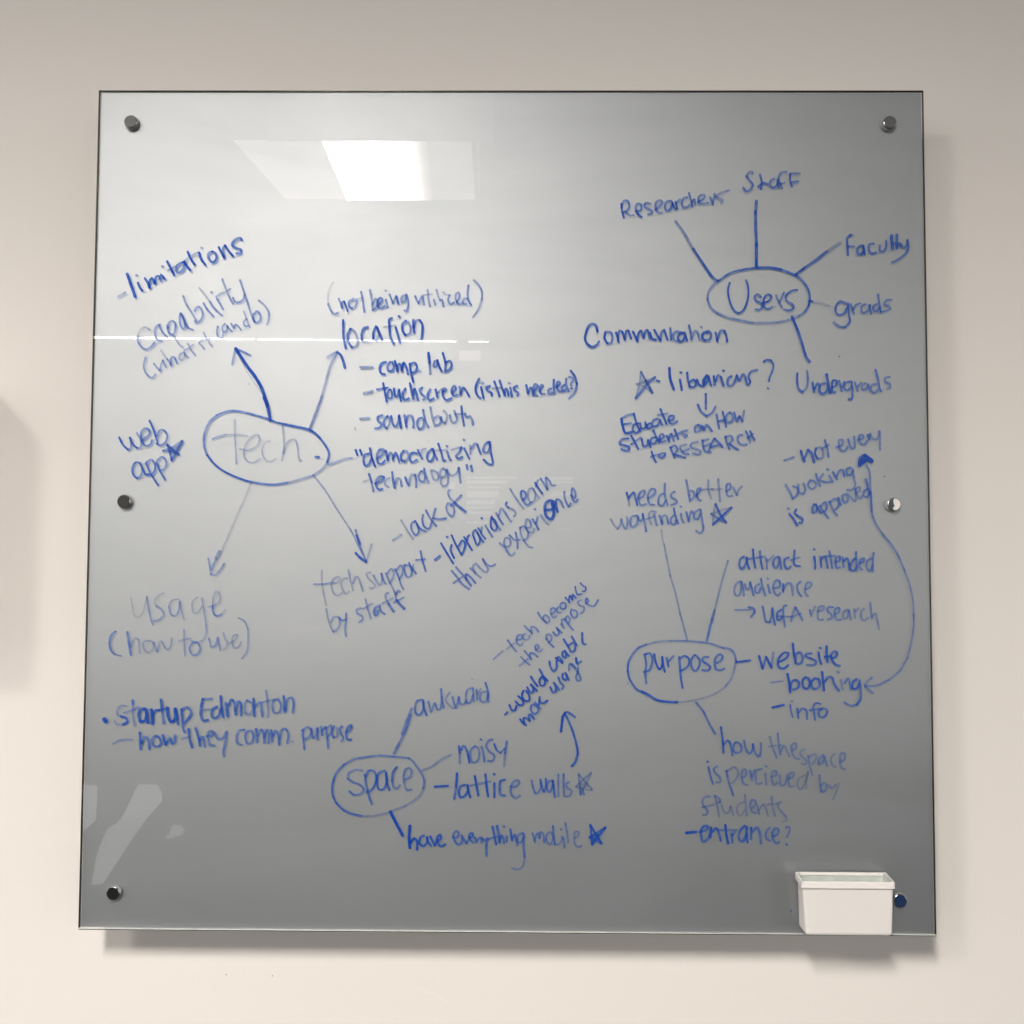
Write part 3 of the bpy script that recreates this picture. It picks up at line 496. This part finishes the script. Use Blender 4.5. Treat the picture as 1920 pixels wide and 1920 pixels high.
def blade(a, b, th_=0.006):
    bm = bmesh.new(); d = (b-a); d.z = 0; d.normalize(); n_ = Vector((-d.y, d.x, 0))*th_
    lo = [Vector((p.x, p.y, CEIL-DROP)) for p in (a, b, b+n_, a+n_)]; hi = [Vector((p.x, p.y, CEIL+.02)) for p in lo]
    L_ = [bm.verts.new(p) for p in lo]; H_ = [bm.verts.new(p) for p in hi]
    bm.faces.new(L_); bm.faces.new(H_)
    for i in range(4): bm.faces.new((L_[i], L_[(i+1) % 4], H_[(i+1) % 4], H_[i]))
    return obj('added_shade_blade', bm, m_blade, t)
m_blade = mat('shade_blade', (0.25, 0.25, 0.25), 0.5)
blade(Vector((E1.x-.08, q1.y, 0)), Vector((E2.x+.30, q1.y, 0)))
g0, g1 = mirrored(890, 265, CEIL-DROP), mirrored(897, 376, CEIL-DROP)
blade(Vector((g0.x, q1.y, 0)), Vector((g1.x, g1.y, 0)))
m_glow = emit('blind_and_panel_glow', (1.0, 0.99, 0.97), 2.5); m_glow2 = emit('added_panel_glow', (1.0, 0.98, 0.96), 2.7)  # blind slats, and the glowing panels added below
for m_ in (m_glow, m_glow2): m_.cycles.emission_sampling = 'NONE'
def slab(pts, m, name, parent, th_=0.02):
    bm = bmesh.new(); A_ = [bm.verts.new(p) for p in pts]; B_ = [bm.verts.new(p+Vector((0, -th_, 0))) for p in pts]
    bm.faces.new(A_); bm.faces.new(B_)
    for i in range(len(pts)): bm.faces.new((A_[i], A_[(i+1) % len(pts)], B_[(i+1) % len(pts)], B_[i]))
    return obj(name, bm, m, parent)
YW = -5.0
t = thing('window_blind', 'daylit window with half-open slat blinds far behind the camera', 'window blind')
for x0, x1, y0, y1 in ((875, 970, 894, 897), (1000, 1075, 894, 900), (875, 950, 901, 906), (1008, 1075, 903, 906), (875, 935, 912, 915), (875, 935, 920, 932), (1035, 1075, 922, 930), (875, 928, 938, 945), (875, 925, 950, 953),
                       (875, 922, 959, 963), (875, 915, 978, 981), (1045, 1074, 991, 993), (846, 852, 978, 981), (838, 852, 905, 917)):
    slab([mirroredY(x0, y0, YW), mirroredY(x1, y0, YW), mirroredY(x1, y1, YW), mirroredY(x0, y1, YW)], m_glow, 'slat', t)
t = thing('added_glow_panel', 'small glowing panel added behind the camera for a pale mirrored patch', 'glow panel')  # emissive panel added to give a small pale reflection
slab([mirroredY(x, y, YW) for x, y in ((861, 657), (901, 657), (901, 675), (861, 675))], m_glow, 'glow_patch', t)
t = thing('added_glow_panel', 'glowing panels added behind the camera for pale mirrored patches at the left', 'glow panel')  # emissive shapes added to give the pale reflections low on the board
slab([mirroredY(x, y, YW) for x, y in ((258, 1472), (293, 1472), (301, 1486), (302, 1503), (290, 1517), (276, 1532), (231, 1531), (240, 1510))], m_glow2, 'glow_patch', t)
slab([mirroredY(x, y, YW-.03) for x, y in ((230, 1530), (277, 1530), (238, 1586), (192, 1657), (171, 1659), (182, 1600), (200, 1555), (222, 1541))], m_glow, 'glow_patch', t)
slab([mirroredY(x, y, YW) for x, y in ((155, 1472), (180, 1474), (178, 1538), (156, 1558))], m_glow2, 'glow_patch', t)
slab([mirroredY(x, y, YW) for x, y in ((322, 1548), (338, 1549), (345, 1558), (340, 1566), (320, 1572), (308, 1572), (318, 1562))], m_glow, 'glow_patch', t)
t = thing('tube_light', 'long thin row of ceiling tubes far behind the camera', 'tube light')
for a, b, w0, w1 in ((150, 477, 4.6, 4.3), (483, 856, 4.1, 3.4), (879, 916, 3.2, 3.0)):
    yl = lambda x: 632.5 + (x-174)*8.5/741
    lamp_panel('tube', [M(a, yl(a)-w0/2), M(b, yl(b)-w1/2), M(b, yl(b)+w1/2), M(a, yl(a)+w0/2)], m_tube, t)
for x0, x1, y0, y1, lum, lab in LAMPS:
    t = thing('ceiling_light', lab, 'ceiling light')
    lamp_panel('lens', [(x0, y0, CEIL), (x1, y0, CEIL), (x1, y1, CEIL), (x0, y1, CEIL)], emit('lens_glow', warm, lum), t)

# ---------------------------------------------------------------- glass board
W, H = 1.2, 1.203
mb_steel = mat('brushed_steel', (0.5, 0.5, 0.5), 0.3, 1.0)
board = thing('glass_board', 'frosted grey glass writing board covered in blue marker notes', 'whiteboard', (0, 0, 0))
# silver grey paint on the back of the glass: a soft metallic sheen over grey
m_paint = bpy.data.materials.new('silver_back_paint'); m_paint.use_nodes = True
tr = m_paint.node_tree; b = tr.nodes['Principled BSDF']
b.inputs['Base Color'].default_value = PAINT_COL
b.inputs['Metallic'].default_value = PAINT_METAL; b.inputs['Roughness'].default_value = PAINT_ROUGH
n = N(m_paint, 'ShaderNodeTexNoise'); n.inputs['Scale'].default_value = 5; n.inputs['Detail'].default_value = 6
tcx = N(m_paint, 'ShaderNodeTexCoord'); tr.links.new(tcx.outputs['Object'], n.inputs['Vector'])
r = N(m_paint, 'ShaderNodeMapRange'); tr.links.new(n.outputs['Fac'], r.inputs['Value'])
r.inputs['From Min'].default_value = .3; r.inputs['From Max'].default_value = .7
r.inputs['To Min'].default_value = PAINT_ROUGH-.015; r.inputs['To Max'].default_value = PAINT_ROUGH+.015
tr.links.new(r.outputs[0], b.inputs['Roughness'])
TH = 0.0032
bm = bmesh.new(); e = 0.0022
box(bm, (-W/2+e, TH+.0004, -H/2+e), (W/2-e, TH+.0014, H/2-e)); obj('back_paint', bm, m_paint, board)
# clear glass
m_glass = bpy.data.materials.new('clear_glass'); m_glass.use_nodes = True
tr = m_glass.node_tree; tr.nodes.remove(tr.nodes['Principled BSDF'])
fr = tr.nodes.new('ShaderNodeFresnel'); fr.inputs[0].default_value = 1.52
tp = tr.nodes.new('ShaderNodeBsdfTransparent'); tp.inputs[0].default_value = (0.985, 0.995, 0.99, 1)
gl = tr.nodes.new('ShaderNodeBsdfGlossy'); gl.inputs['Roughness'].default_value = 0.0
g2 = tr.nodes.new('ShaderNodeBsdfGlossy'); g2.inputs['Roughness'].default_value = 0.30
# wiped marker haze: smeary streaks that scatter the lamp a little
tcg = tr.nodes.new('ShaderNodeTexCoord'); mp = tr.nodes.new('ShaderNodeMapping')
mp.inputs['Rotation'].default_value = (0, math.radians(35), 0); mp.inputs['Scale'].default_value = (1.2, 1, 9)
ns = tr.nodes.new('ShaderNodeTexNoise'); ns.inputs['Scale'].default_value = 3.5; ns.inputs['Detail'].default_value = 7; ns.inputs['Distortion'].default_value = 1.4
tr.links.new(tcg.outputs['Object'], mp.inputs[0]); tr.links.new(mp.outputs[0], ns.inputs['Vector'])
rm = tr.nodes.new('ShaderNodeMapRange'); tr.links.new(ns.outputs['Fac'], rm.inputs['Value'])
rm.inputs['From Min'].default_value = .42; rm.inputs['From Max'].default_value = .75
rm.inputs['To Min'].default_value = 0.03; rm.inputs['To Max'].default_value = 0.16
mg = tr.nodes.new('ShaderNodeMixShader'); tr.links.new(rm.outputs[0], mg.inputs[0])
tr.links.new(gl.outputs[0], mg.inputs[1]); tr.links.new(g2.outputs[0], mg.inputs[2])
ms = tr.nodes.new('ShaderNodeMixShader'); tr.links.new(fr.outputs[0], ms.inputs[0])
tr.links.new(tp.outputs[0], ms.inputs[1]); tr.links.new(mg.outputs[0], ms.inputs[2])
film = tr.nodes.new('ShaderNodeBsdfDiffuse'); film.inputs[0].default_value = (0.72, 0.75, 0.82, 1)
n3 = tr.nodes.new('ShaderNodeTexNoise'); n3.inputs['Scale'].default_value = 2.1; n3.inputs['Detail'].default_value = 8; n3.inputs['Roughness'].default_value = 0.62; n3.inputs['Distortion'].default_value = 0.8
mp3 = tr.nodes.new('ShaderNodeMapping'); mp3.inputs['Rotation'].default_value = (0, math.radians(-28), 0); mp3.inputs['Scale'].default_value = (1.0, 1, 2.8)
tr.links.new(tcg.outputs['Object'], mp3.inputs[0]); tr.links.new(mp3.outputs[0], n3.inputs['Vector'])
r3 = tr.nodes.new('ShaderNodeMapRange'); tr.links.new(n3.outputs['Fac'], r3.inputs['Value'])
r3.inputs['From Min'].default_value = .40; r3.inputs['From Max'].default_value = .78; r3.inputs['To Min'].default_value = 0.0; r3.inputs['To Max'].default_value = 0.075
mf = tr.nodes.new('ShaderNodeMixShader'); tr.links.new(r3.outputs[0], mf.inputs[0])
tr.links.new(ms.outputs[0], mf.inputs[1]); tr.links.new(film.outputs[0], mf.inputs[2])
tr.links.new(mf.outputs[0], tr.nodes['Material Output'].inputs[0])
bm = bmesh.new(); quad(bm, [(-W/2+.0012, 0, -H/2+.0012), (W/2-.0012, 0, -H/2+.0012), (W/2-.0012, 0, H/2-.0012), (-W/2+.0012, 0, H/2-.0012)])
gp = obj('glass_pane', bm, m_glass, board, smooth=None)
# polished edges; their dark reflections and the bright bottom line are painted on
m_dark = mat('glass_edge_painted_dark', (0.018, 0.020, 0.018), 0.25)
m_edge = mat('glass_edge_painted_light', (0.86, 0.88, 0.86), 0.25)
def edge(a, b, m):
    bm = bmesh.new(); box(bm, a, b, 0.0003); return obj('polished_edge', bm, m, board)
ew = 0.0014
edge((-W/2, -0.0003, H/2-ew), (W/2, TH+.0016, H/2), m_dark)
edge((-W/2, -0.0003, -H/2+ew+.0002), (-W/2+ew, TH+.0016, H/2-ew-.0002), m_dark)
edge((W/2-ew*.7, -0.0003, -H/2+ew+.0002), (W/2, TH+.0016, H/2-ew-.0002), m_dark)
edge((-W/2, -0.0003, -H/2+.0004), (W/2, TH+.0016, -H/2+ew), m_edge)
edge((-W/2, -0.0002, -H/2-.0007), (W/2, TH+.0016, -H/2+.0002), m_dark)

# standoff bolts: barrel behind the glass, washer and domed cap in front
def bolt(px, py, col, rough, metal, label=None, outer=0.0068):
    """px, py: middle of the cap face"""
    p = onY(px, py, -outer)
    m = mat('cap_painted_reflection', col, rough, metal)  # cap colour is what the chrome reflects, painted in
    mb = mat('barrel_metal', (0.55, 0.55, 0.56), 0.22, 1.0)
    ro = 0.0094
    bm = bmesh.new()
    lathe(bm, [(ro*.93, 0.0004), (ro, 0.0012), (ro, outer-.0008), (ro-.0004, outer-.0003), (ro-.0009, outer)], 48)
    o = obj('standoff_bolt', bm, mb, board); o.location = (p.x, 0, p.z)
    if label: o['label'] = label
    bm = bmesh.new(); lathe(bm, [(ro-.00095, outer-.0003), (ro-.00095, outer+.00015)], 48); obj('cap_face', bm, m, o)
    bm = bmesh.new(); lathe(bm, [(0.0065, -GAP), (0.0065, -TH-.0016)], 32); obj('barrel', bm, mb, o)
    bm = bmesh.new(); lathe(bm, [(ro+.0012, 0.0001), (ro+.0012, 0.0004)], 48)
    obj('washer', bm, mat('washer_plastic', (0.35, 0.36, 0.36), .4), o)
    return o
bolt(244.5, 227.5, (0.062, 0.062, 0.062), 0.35, 0.2, 'standoff bolt with a painted dark grey reflection at the top left corner')
bolt(1669, 229, (0.135, 0.135, 0.135), 0.35, 0.2, 'standoff bolt with a painted grey reflection at the top right corner')
bolt(231.5, 940, (0.016, 0.014, 0.012), 0.3, 0.0, 'standoff bolt with a painted black reflection halfway down the left side')
hb = bolt(1677, 945.5, (0.80, 0.76, 0.72), 0.3, 0.1, 'standoff bolt halfway down the right side, white reflection painted on half')
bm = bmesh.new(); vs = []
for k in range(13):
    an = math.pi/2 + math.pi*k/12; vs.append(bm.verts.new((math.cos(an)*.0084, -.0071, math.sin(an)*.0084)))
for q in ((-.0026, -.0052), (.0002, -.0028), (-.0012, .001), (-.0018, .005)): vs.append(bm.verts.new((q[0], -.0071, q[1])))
bm.faces.new(vs); obj('cap_face', bm, mat('slate_painted_reflection', (0.045, 0.06, 0.09), .35), hb, smooth=None)['label'] = 'painted slate grey reflection on half of the cap'  # slate reflection laid over half of the pale cap
bolt(211.5, 1675.5, (0.006, 0.007, 0.006), 0.3, 0.0, 'standoff bolt with a painted black reflection at the bottom left corner', outer=0.0052)
bolt(1688, 1689.5, (0.012, 0.035, 0.11), 0.35, 0.1, 'standoff bolt with a painted blue reflection behind the white box', outer=0.0045)

# ---------------------------------------------------------------- marker ink
m_ink = bpy.data.materials.new('blue_marker_ink'); m_ink.use_nodes = True
tr = m_ink.node_tree; b = tr.nodes['Principled BSDF']; L = tr.links
b.inputs['Roughness'].default_value = 0.03
at = tr.nodes.new('ShaderNodeAttribute'); at.attribute_name = 'ink'
uv = tr.nodes.new('ShaderNodeUVMap'); uv.uv_map = 'UVMap'
su = tr.nodes.new('ShaderNodeSeparateXYZ'); L.new(uv.outputs[0], su.inputs[0])
tco = tr.nodes.new('ShaderNodeTexCoord')
cr = tr.nodes.new('ShaderNodeValToRGB'); L.new(at.outputs['Fac'], cr.inputs[0])
cr.color_ramp.elements[0].position = 0.2; cr.color_ramp.elements[0].color = (0.08, 0.105, 0.21, 1)
cr.color_ramp.elements[1].position = 1.0; cr.color_ramp.elements[1].color = (0.007, 0.082, 0.50, 1)
e2 = cr.color_ramp.elements.new(0.45); e2.color = (0.05, 0.165, 0.53, 1); e2 = cr.color_ramp.elements.new(0.7); e2.color = (0.022, 0.130, 0.54, 1)
L.new(cr.outputs[0], b.inputs['Base Color'])
def mth(op, a, bb, clamp=False):
    n = tr.nodes.new('ShaderNodeMath'); n.operation = op; n.use_clamp = clamp
    for i, v in enumerate((a, bb)):
        if isinstance(v, (int, float)): n.inputs[i].default_value = v
        else: L.new(v, n.inputs[i])
    return n.outputs[0]
# streaks that run along the stroke, and pigment gathered towards the rims
sv = tr.nodes.new('ShaderNodeMapping'); sv.inputs['Scale'].default_value = (0.22, 3.4, 1); L.new(uv.outputs[0], sv.inputs[0])
n1 = tr.nodes.new('ShaderNodeTexNoise'); n1.inputs['Scale'].default_value = 1.0; n1.inputs['Detail'].default_value = 2; L.new(sv.outputs[0], n1.inputs['Vector'])
n2 = tr.nodes.new('ShaderNodeTexNoise'); n2.inputs['Scale'].default_value = 900; n2.inputs['Detail'].default_value = 3; L.new(tco.outputs['Object'], n2.inputs['Vector'])
s1 = mth('MULTIPLY_ADD', n1.outputs['Fac'], 1.5); tr.nodes[-1].inputs[2].default_value = 0.15
s2 = mth('MULTIPLY_ADD', n2.outputs['Fac'], 0.7); tr.nodes[-1].inputs[2].default_value = 0.68
v = mth('ABSOLUTE', mth('SUBTRACT', su.outputs['Y'], 0.5), 0)      # 0 middle .. 0.5 rim
rim = mth('MULTIPLY_ADD', mth('POWER', mth('MULTIPLY', v, 2.0), 3.0), 0.35); tr.nodes[-1].inputs[2].default_value = 0.80
fade = tr.nodes.new('ShaderNodeMapRange'); fade.inputs['From Min'].default_value = 0.5; fade.inputs['From Max'].default_value = 0.42
L.new(v, fade.inputs['Value'])
al = mth('MULTIPLY', at.outputs['Fac'], INK_GAIN)
al = mth('MULTIPLY', mth('MULTIPLY', al, s1), mth('MULTIPLY', s2, rim))
al = mth('MINIMUM', al, 0.97); al = mth('MULTIPLY', al, fade.outputs[0], True)
tp2 = tr.nodes.new('ShaderNodeBsdfTransparent'); mm = tr.nodes.new('ShaderNodeMixShader')
ft = tr.nodes.new('ShaderNodeBsdfTransparent'); half = tr.nodes.new('ShaderNodeMixShader'); half.inputs[0].default_value = 0.58
cf = tr.nodes.new('ShaderNodeValToRGB'); L.new(at.outputs['Fac'], cf.inputs[0])
cf.color_ramp.elements[0].position = 0.2; cf.color_ramp.elements[0].color = (0.24, 0.30, 0.52, 1)
cf.color_ramp.elements[1].position = 0.6; cf.color_ramp.elements[1].color = (0.045, 0.27, 0.92, 1)
L.new(cf.outputs[0], ft.inputs[0]); L.new(ft.outputs[0], half.inputs[1]); L.new(b.outputs[0], half.inputs[2])
L.new(al, mm.inputs[0]); L.new(tp2.outputs[0], mm.inputs[1]); L.new(half.outputs[0], mm.inputs[2])
L.new(mm.outputs[0], tr.nodes['Material Output'].inputs[0])

PPM = 1326.0
def catmull(P, step):
    if len(P) < 3:
        a, bb = P[0], P[-1]; n = max(2, int(math.dist(a, bb)/step)+1)
        return [(a[0]+(bb[0]-a[0])*i/n, a[1]+(bb[1]-a[1])*i/n) for i in range(n+1)]
    closed = math.dist(P[0], P[-1]) < 0.5
    Q = [P[-2] if closed else (2*P[0][0]-P[1][0], 2*P[0][1]-P[1][1])] + P + [P[1] if closed else (2*P[-1][0]-P[-2][0], 2*P[-1][1]-P[-2][1])]
    out = []
    for i in range(1, len(Q)-2):
        p0, p1, p2, p3 = Q[i-1:i+3]
        t = [0]
        for a, bb in ((p0, p1), (p1, p2), (p2, p3)): t.append(t[-1] + max(1e-3, math.dist(a, bb))**0.5)
        n = max(2, int(math.dist(p1, p2)/step)+1)
        for k in range(n + (i == len(Q)-3)):
            u = t[1] + (t[2]-t[1])*k/n
            def lp(a, bb, ta, tb): s = (u-ta)/(tb-ta); return (a[0]+(bb[0]-a[0])*s, a[1]+(bb[1]-a[1])*s)
            A1 = lp(p0, p1, t[0], t[1]); A2 = lp(p1, p2, t[1], t[2]); A3 = lp(p2, p3, t[2], t[3])
            B1 = lp(A1, A2, t[0], t[2]); B2 = lp(A2, A3, t[1], t[3]); out.append(lp(B1, B2, t[1], t[2]))
    return out
def wob(seed, s):
    return (math.sin(s*0.21+seed*1.7)+math.sin(s*0.47+seed*3.1)+math.sin(s*0.093+seed*5.3))/3
class Ink:
    def __init__(s): s.v = []; s.f = []; s.a = []; s.uv = []; s.k = 0
    def stroke(s, P, w, a):
        s.k += 1; seed = random.random()*50
        if len(P) == 1:
            P = [(P[0][0]-w*.25, P[0][1]-w*.12), (P[0][0]+w*.25, P[0][1]+w*.12)]
        S = catmull(P, 1.6)
        # rounded nib ends
        d0 = (S[0][0]-S[1][0], S[0][1]-S[1][1]); l = math.hypot(*d0) or 1; d0 = (d0[0]/l, d0[1]/l)
        d1 = (S[-1][0]-S[-2][0], S[-1][1]-S[-2][1]); l = math.hypot(*d1) or 1; d1 = (d1[0]/l, d1[1]/l)
        h = w*.5
        pre = [(S[0][0]+d0[0]*h*c, S[0][1]+d0[1]*h*c) for c in (.8, .6, .3)]
        post = [(S[-1][0]+d1[0]*h*c, S[-1][1]+d1[1]*h*c) for c in (.3, .6, .8)]
        ws = [.30, .70, .93] + [1]*len(S) + [.93, .70, .30]
        S = pre + S + post; n = len(S); base = len(s.v); dist = 0; y0 = -0.00045 - (s.k % 14)*2.2e-5
        for i, p in enumerate(S):
            q = S[max(0, i-1)]; r = S[min(n-1, i+1)]
            if i: dist += math.dist(p, S[i-1])
            dx, dy = r[0]-q[0], r[1]-q[1]; l = math.hypot(dx, dy) or 1; nx, ny = -dy/l, dx/l
            # a chisel-ish nib: a touch broader on the down strokes
            ww = w*ws[i]*(1+0.09*wob(seed, dist))*(0.94+0.12*abs(dy/l))
            aa = a*(1+0.16*wob(seed+9, dist*.7))
            if dist < w*1.3: aa *= 1.12
            for sd in (-1, 1):
                x, y = p[0]+nx*ww*.5*sd, p[1]+ny*ww*.5*sd
                pt = onY(x, y, y0 - i*1.0e-6); s.v.append(tuple(pt)); s.a.append(max(.02, min(1.0, aa)))
                s.uv.append((dist/w+seed, 0 if sd < 0 else 1))
            if i: b0 = base+2*i; s.f.append((b0-2, b0-1, b0+1, b0))
    def build(s, name, parent):
        me = bpy.data.meshes.new(name); me.from_pydata(s.v, [], s.f); me.update()
        A = me.attributes.new('ink', 'FLOAT', 'POINT'); A.data.foreach_set('value', s.a)
        U = me.uv_layers.new(name='UVMap')
        for lp in me.loops: U.data[lp.index].uv = s.uv[lp.vertex_index]
        me.materials.append(m_ink); o = bpy.data.objects.new(name, me); C.objects.link(o); o.parent = parent
        return o
KIND = {'arrow': ('marker_arrow', None), 'line': ('marker_line', None), 'star': ('marker_star', None),
        'ellipse': ('marker_ring', None), 'speck': ('speck', None)}
cur = None; title = None; ox = oy = 0; dw = da = 1
def flush():
    global cur
    if cur and cur.v:
        if title in KIND: cur.build(KIND[title][0], board)
        else:
            o = cur.build('handwriting', board); o['label'] = 'blue marker words reading ' + title.replace('_', ' ')
    cur = None
for ln in INK.strip().split('\n'):
    ln = ln.strip()
    if not ln: continue
    if ln[0] == 'P': flush(); cur = Ink(); title = ln[2:].strip(); continue
    if ln[0] == '@':
        ox, oy, dw, da = map(float, ln[1:].split()); dw *= 0.92; continue
    for st in ln.split(';'):
        st = st.strip()
        if not st: continue
        ww, aa = dw, da
        parts = st.split(':')
        for q in parts[:-1]:
            if q[0] == 'w': ww = float(q[1:])
            else: aa = float(q)
        nums = list(map(float, parts[-1].split()))
        P = [(ox+nums[i]/.6, oy+nums[i+1]/.6) for i in range(0, len(nums)-1, 2)]
        cur.stroke(P, ww, aa)
flush()

# ---------------------------------------------------------------- white plastic box on the board
m_plas = mat('white_plastic', (0.86, 0.825, 0.795), 0.42, spec=0.4, bump=(60, .04, .0004), var=(30, (0.84, 0.80, 0.77)))
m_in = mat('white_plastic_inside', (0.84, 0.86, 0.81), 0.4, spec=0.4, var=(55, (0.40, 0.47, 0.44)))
tray = thing('marker_box', 'small white plastic box stuck to the bottom right of the glass board', 'box', onY(1585, 1700, 0.0))
org = tray.location.copy()
YB = -0.0012
BL, BR_ = onY(1490, 1634, YB), onY(1661.5, 1634, YB)
zt = BL.z
yf = -0.050
def atz(px, y, z):   # x of a pixel column at depth y and height z
    # search along the row
    lo, hi = 900, 2000
    for _ in range(40):
        mid = (lo+hi)/2; p = onY(px, mid, y)
        if p.z > z: lo = mid
        else: hi = mid
    return onY(px, (lo+hi)/2, y).x
FLx, FRx = atz(1502.5, yf, zt), atz(1679, yf, zt)
yb2 = -0.038
BFL, BFR = onY(1511, 1755, yb2), onY(1674, 1755.5, yb2)
zb = (BFL.z+BFR.z)/2
BBL = onY(1497.5, 1738, YB)
xl_b, xr_b = BL.x+.0035, BR_.x-.0035
rim = 0.0085; th = 0.002
def loft(loops):
    bm = bmesh.new(); R = [[bm.verts.new(Vector(p)-org) for p in l] for l in loops]
    for i in range(len(R)-1):
        n = len(R[i])
        for k in range(n): bm.faces.new((R[i][k], R[i][(k+1) % n], R[i+1][(k+1) % n], R[i+1][k]))
    return bm, R
def ring(x0, x1, xf0, xf1, yb, yf_, z, r=0.004, inset=0.0):
    """rounded rectangle seen from above, back side at yb and front at yf_"""
    P = [Vector((x0+inset, yb-inset, z)), Vector((x1-inset, yb-inset, z)), Vector((xf1-inset, yf_+inset, z)), Vector((xf0+inset, yf_+inset, z))]
    out = []
    for i in range(4):
        p, a, c = P[i], P[i-1], P[(i+1) % 4]; u = (a-p).normalized()*r; v_ = (c-p).normalized()*r
        for k in range(6):
            t_ = k/5; out.append(p + u*(1-t_)**2 + v_*t_**2)
    return out
top_o = (BL.x, BR_.x, FLx, FRx, YB, yf)
def mix(z):     # body outline at height z
    f = (zt-z)/(zt-zb)
    return (xl_b+(BBL.x-xl_b)*f, xr_b+(BFR.x-.0005-xr_b)*f, FLx+.0016+(BFL.x-FLx-.0016)*f, FRx-.0016+(BFR.x-FRx+.0016)*f, YB, yf+.0022+(yb2-yf-.0022)*f)
loops = [ring(*mix(zt-.001), zt-.001), ring(*mix(zt-rim), zt-rim), ring(*mix(zb+.004), zb+.004), ring(*mix(zb+.0012), zb+.0012, inset=.0012), ring(*mix(zb), zb, inset=.0035, r=.003)]
bm, R = loft(loops); bm.faces.new(R[-1])
obj('body', bm, m_plas, tray, smooth=False)
for p in tray.children[0].data.polygons: p.use_smooth = False
# inner liner
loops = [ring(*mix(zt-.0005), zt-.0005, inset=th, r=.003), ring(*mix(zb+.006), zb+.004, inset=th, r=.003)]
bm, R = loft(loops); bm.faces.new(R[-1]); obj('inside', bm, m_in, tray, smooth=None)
# rim lip
loops = [ring(*top_o, zt-rim, inset=.0014), ring(*top_o, zt-rim, inset=0), ring(*top_o, zt-.0012), ring(*top_o, zt, inset=.0009), ring(*top_o, zt, inset=.0032, r=.003), ring(*top_o, zt-.004, inset=.0036, r=.003)]
bm, R = loft(loops); obj('rim', bm, m_plas, tray)

# ---------------------------------------------------------------- unseen wall cabinet, added to cast the soft shadow at the left
cb = thing('added_cabinet', 'unseen pale cabinet added left of the board to cast the soft wall shadow', 'cabinet', (-1.03, WALLY, 0))
m_cab = mat('cabinet_paint', (0.6, 0.58, 0.55), 0.5)
bm = bmesh.new(); box(bm, (-.25, -.125, -.20), (.25, -.001, .17), .002); obj('body', bm, m_cab, cb)
bm = bmesh.new(); box(bm, (-.247, -.142, -.197), (.247, -.1265, .167), .002); dr = obj('door', bm, m_cab, cb)
bm = bmesh.new(); box(bm, (.20, -.157, -.05), (.21, -.143, .05), .002); obj('handle', bm, mb_steel, dr)

# ---------------------------------------------------------------- small marks on the wall
m_speck = mat('wall_speck', (0.30, 0.26, 0.22), 0.8)
m_mark = mat('wall_scuff', (0.86, 0.83, 0.79), 0.8)
scuff([(782, 1852), (800, 1860), (816, 1864)], 0.0006, m_mark)
scuff([(818, 1866), (835, 1876), (850, 1882)], 0.0005, m_mark)
for x, y in ((423, 1827), (510, 1829)):
    scuff([(x, y), (x+2.2, y+1)], 0.0008, m_speck)
